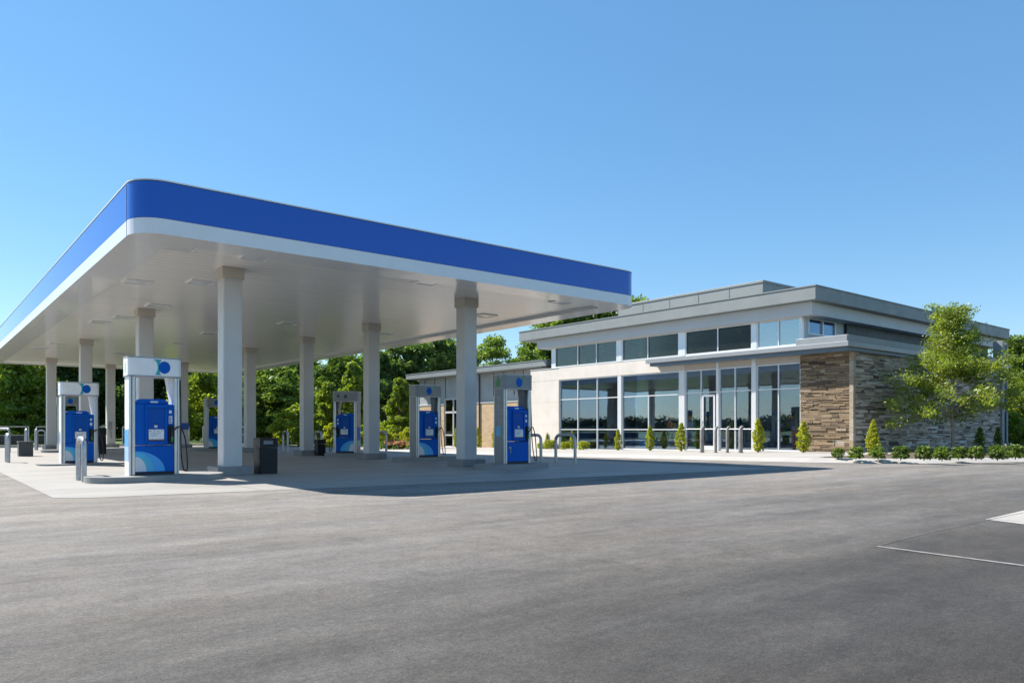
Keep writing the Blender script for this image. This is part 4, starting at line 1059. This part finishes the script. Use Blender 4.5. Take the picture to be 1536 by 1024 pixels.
for px, d, h, k, lab, w in cl:
    p = at(px, d); conifer(lab, (p.x, p.y, .125 + gz(p.x, p.y)), h, k, w * 1.1)
for px, h, k, lab in ((684, 1.35, 2, 'upright evergreen beside the annex door'), (717, 1.4, 1, 'upright evergreen before the annex brick, next to the right front column'), (742, 1.45, 2, 'upright evergreen before the annex brick, left of the rightmost pump')):
    y = on_a(px, AX - .6); conifer(lab, (AX - .6, y, .125 + gz(29, y)), h, k, .75, 'columnar evergreens by the annex')
def ball_mesh(seed, mat):
    rng = np.random.default_rng(seed); C = []; R = []
    for i in range(90):
        q = rng.random() * 2 * pi; u = rng.random(); r = .5 * sqrt(1 - (1.7 * u - .75) ** 2 * .9) * rng.random() ** .35 * (.85 + .3 * rng.random())
        C.append((r * cos(q), r * sin(q), .06 + .58 * u)); R.append(rng.uniform(.07, .13))
    V, T = leaves(rng, np.array(C), R, [30] * 90, .055, .6); return leaf_mesh('foliage', V, T, mat)
BALL = [ball_mesh(5, 'leaf_box'), ball_mesh(6, 'leaf_box'), ball_mesh(7, 'leaf_yellow'), ball_mesh(8, 'leaf_box')]
def ball(label, p, s, k, group, sz=None):
    t = thing('round_shrub', label, 'shrub', p, k * 2.1 + s * 9, group); t.scale = (s, s, sz or s)
    o = bpy.data.objects.new('stem', stem_me); COL.objects.link(o); o.parent = t
    o = bpy.data.objects.new('foliage', BALL[k % 4]); COL.objects.link(o); o.parent = t
GH = 'clipped shrubs in the planting bed'
hd = [(1257, 686, .50, 'leftmost small clipped shrub, at the tip of the planting bed'), (1284, 687, .58, 'second clipped shrub of the bed, left of the bright evergreen'), (1317, 687, .58, 'clipped shrub at the foot of the bright evergreen'),
 (1351, 687.5, .62, 'clipped shrub right of the bright evergreen'), (1386, 688, .66, 'clipped shrub under the left side of the ornamental tree'), (1413, 689, .62, 'foremost clipped shrub left of the ornamental tree trunk'),
 (1438, 687, .58, 'clipped shrub right at the ornamental tree trunk'), (1464, 687.5, .62, 'clipped shrub before the dark evergreen under the tree'), (1496, 688, .66, 'clipped shrub before the shop corner trim'), (1523, 686.5, .66, 'clipped shrub nearest the right edge of the photo'), (1548, 686.5, .66, 'clipped shrub cut off by the right edge of the photo')]
for i, (px, y, w, lab) in enumerate(hd):
    p = ground(px, y + 1, .13); ball(lab, (p.x, p.y, .13), w * .78, (0, 1, 3, 1, 0, 3, 1, 0, 3, 1, 0)[i], GH, w * .92)
for px, d, s, lab in ((812, 43.4, .5, 'tiny yellow shrub left of the thin evergreen on the beige wall'), (825, 42.4, .75, 'round yellow shrub against the beige wall'), (848, 40.5, .6, 'round yellow shrub at the left end of the window front'), (875, 39, .65, 'round yellow shrub under the leftmost window bay')):
    p = at(px, d); ball(lab, (p.x, p.y, .125 + gz(p.x, p.y)), s, 2, 'round yellow shrubs under the windows')

# dense wood behind, and the far tree line the shop windows look out on
def wood_mass(name, pts, h0, h1, depth, n, leaf, mat, label, seed):
    rng = np.random.default_rng(seed); C = []; R = []; T = []
    P = [Vector((p[0], p[1])) for p in pts]; segs = [(P[i], P[i + 1]) for i in range(len(P) - 1)]; Ls = np.array([(b_ - a_).length for a_, b_ in segs]); pr = Ls / Ls.sum()
    for i in range(n):
        a_, b_ = segs[rng.choice(len(segs), p=pr)]; q = a_.lerp(b_, rng.random()); u = rng.random() ** .8
        top = h0 + (h1 - h0) * (.5 + .25 * sin(q.x * .21 + 1) + .25 * sin(q.y * .33 + q.x * .11)); C.append((q.x + rng.normal() * depth, q.y + rng.normal() * depth, top * u)); R.append(leaf * 5)
    V, T = leaves(rng, np.array(C), R, [26] * n, leaf); o = bpy.data.objects.new(name, leaf_mesh(name, V, T, mat)); COL.objects.link(o); return tag(o, label, 'woodland', kind='stuff')
l = [at(q, dd) for q, dd in ((-120, 80), (60, 80), (250, 82), (450, 86), (640, 92), (760, 97), (900, 104))]
wood_mass('woodland', [(p.x, p.y) for p in l], 6.0, 8.2, 1.8, 4200, .32, 'leaf_dark', 'continuous dark wood behind the trees of the lot', 41)
l = [at(q, dd) for q, dd in ((1500, 66), (1580, 64), (1720, 62))]
wood_mass('thicket', [(p.x, p.y) for p in l], 4.0, 6.0, 1.2, 400, .36, 'leaf_dark', 'dark thicket beyond the right end of the shop', 42)
wood_mass('distant_woodland', [(-260, 60), (-240, 160), (-200, 260), (-120, 330)], 1.2, 5.2, 6, 3200, .8, 'leaf_far', 'far tree line across open ground, mirrored in the shop windows', 43)

# ------------------------------------------------------------------ light
sv = Vector((-.47, .84, 1.0)).normalized()
sl = bpy.data.lights.new('sun', 'SUN'); sl.energy = 5.0; sl.angle = radians(.5); sl.color = (1, .94, .86)
so = bpy.data.objects.new('sun', sl); COL.objects.link(so); so.rotation_euler = sv.to_track_quat('Z', 'Y').to_euler(); so.location = (-20, 40, 45)
w = bpy.data.worlds.new('World'); SC.world = w; w.use_nodes = True; nt = w.node_tree
sky = nt.nodes.new('ShaderNodeTexSky'); sky.sky_type = 'NISHITA'; sky.sun_disc = False
sky.sun_elevation = math.asin(sv.z); sky.sun_rotation = math.atan2(sv.x, sv.y)
sky.air_density = 1.0; sky.dust_density = .08; sky.ozone_density = 1.0; sky.altitude = 100
hs = nt.nodes.new('ShaderNodeHueSaturation'); hs.inputs['Saturation'].default_value = 1.25; hs.inputs['Hue'].default_value = .497
nt.links.new(sky.outputs[0], hs.inputs['Color']); even = mixc(nt, .4, hs.outputs[0], (1.08, 2.54, 4.5)); nt.links.new(even, nt.nodes['Background'].inputs['Color']); nt.nodes['Background'].inputs['Strength'].default_value = .096
SC.view_settings.view_transform = 'Standard'; SC.view_settings.look = 'None'; SC.view_settings.exposure = .95; SC.view_settings.gamma = 1
SC.cycles.max_bounces = 10; SC.cycles.transparent_max_bounces = 12; SC.cycles.diffuse_bounces = 8
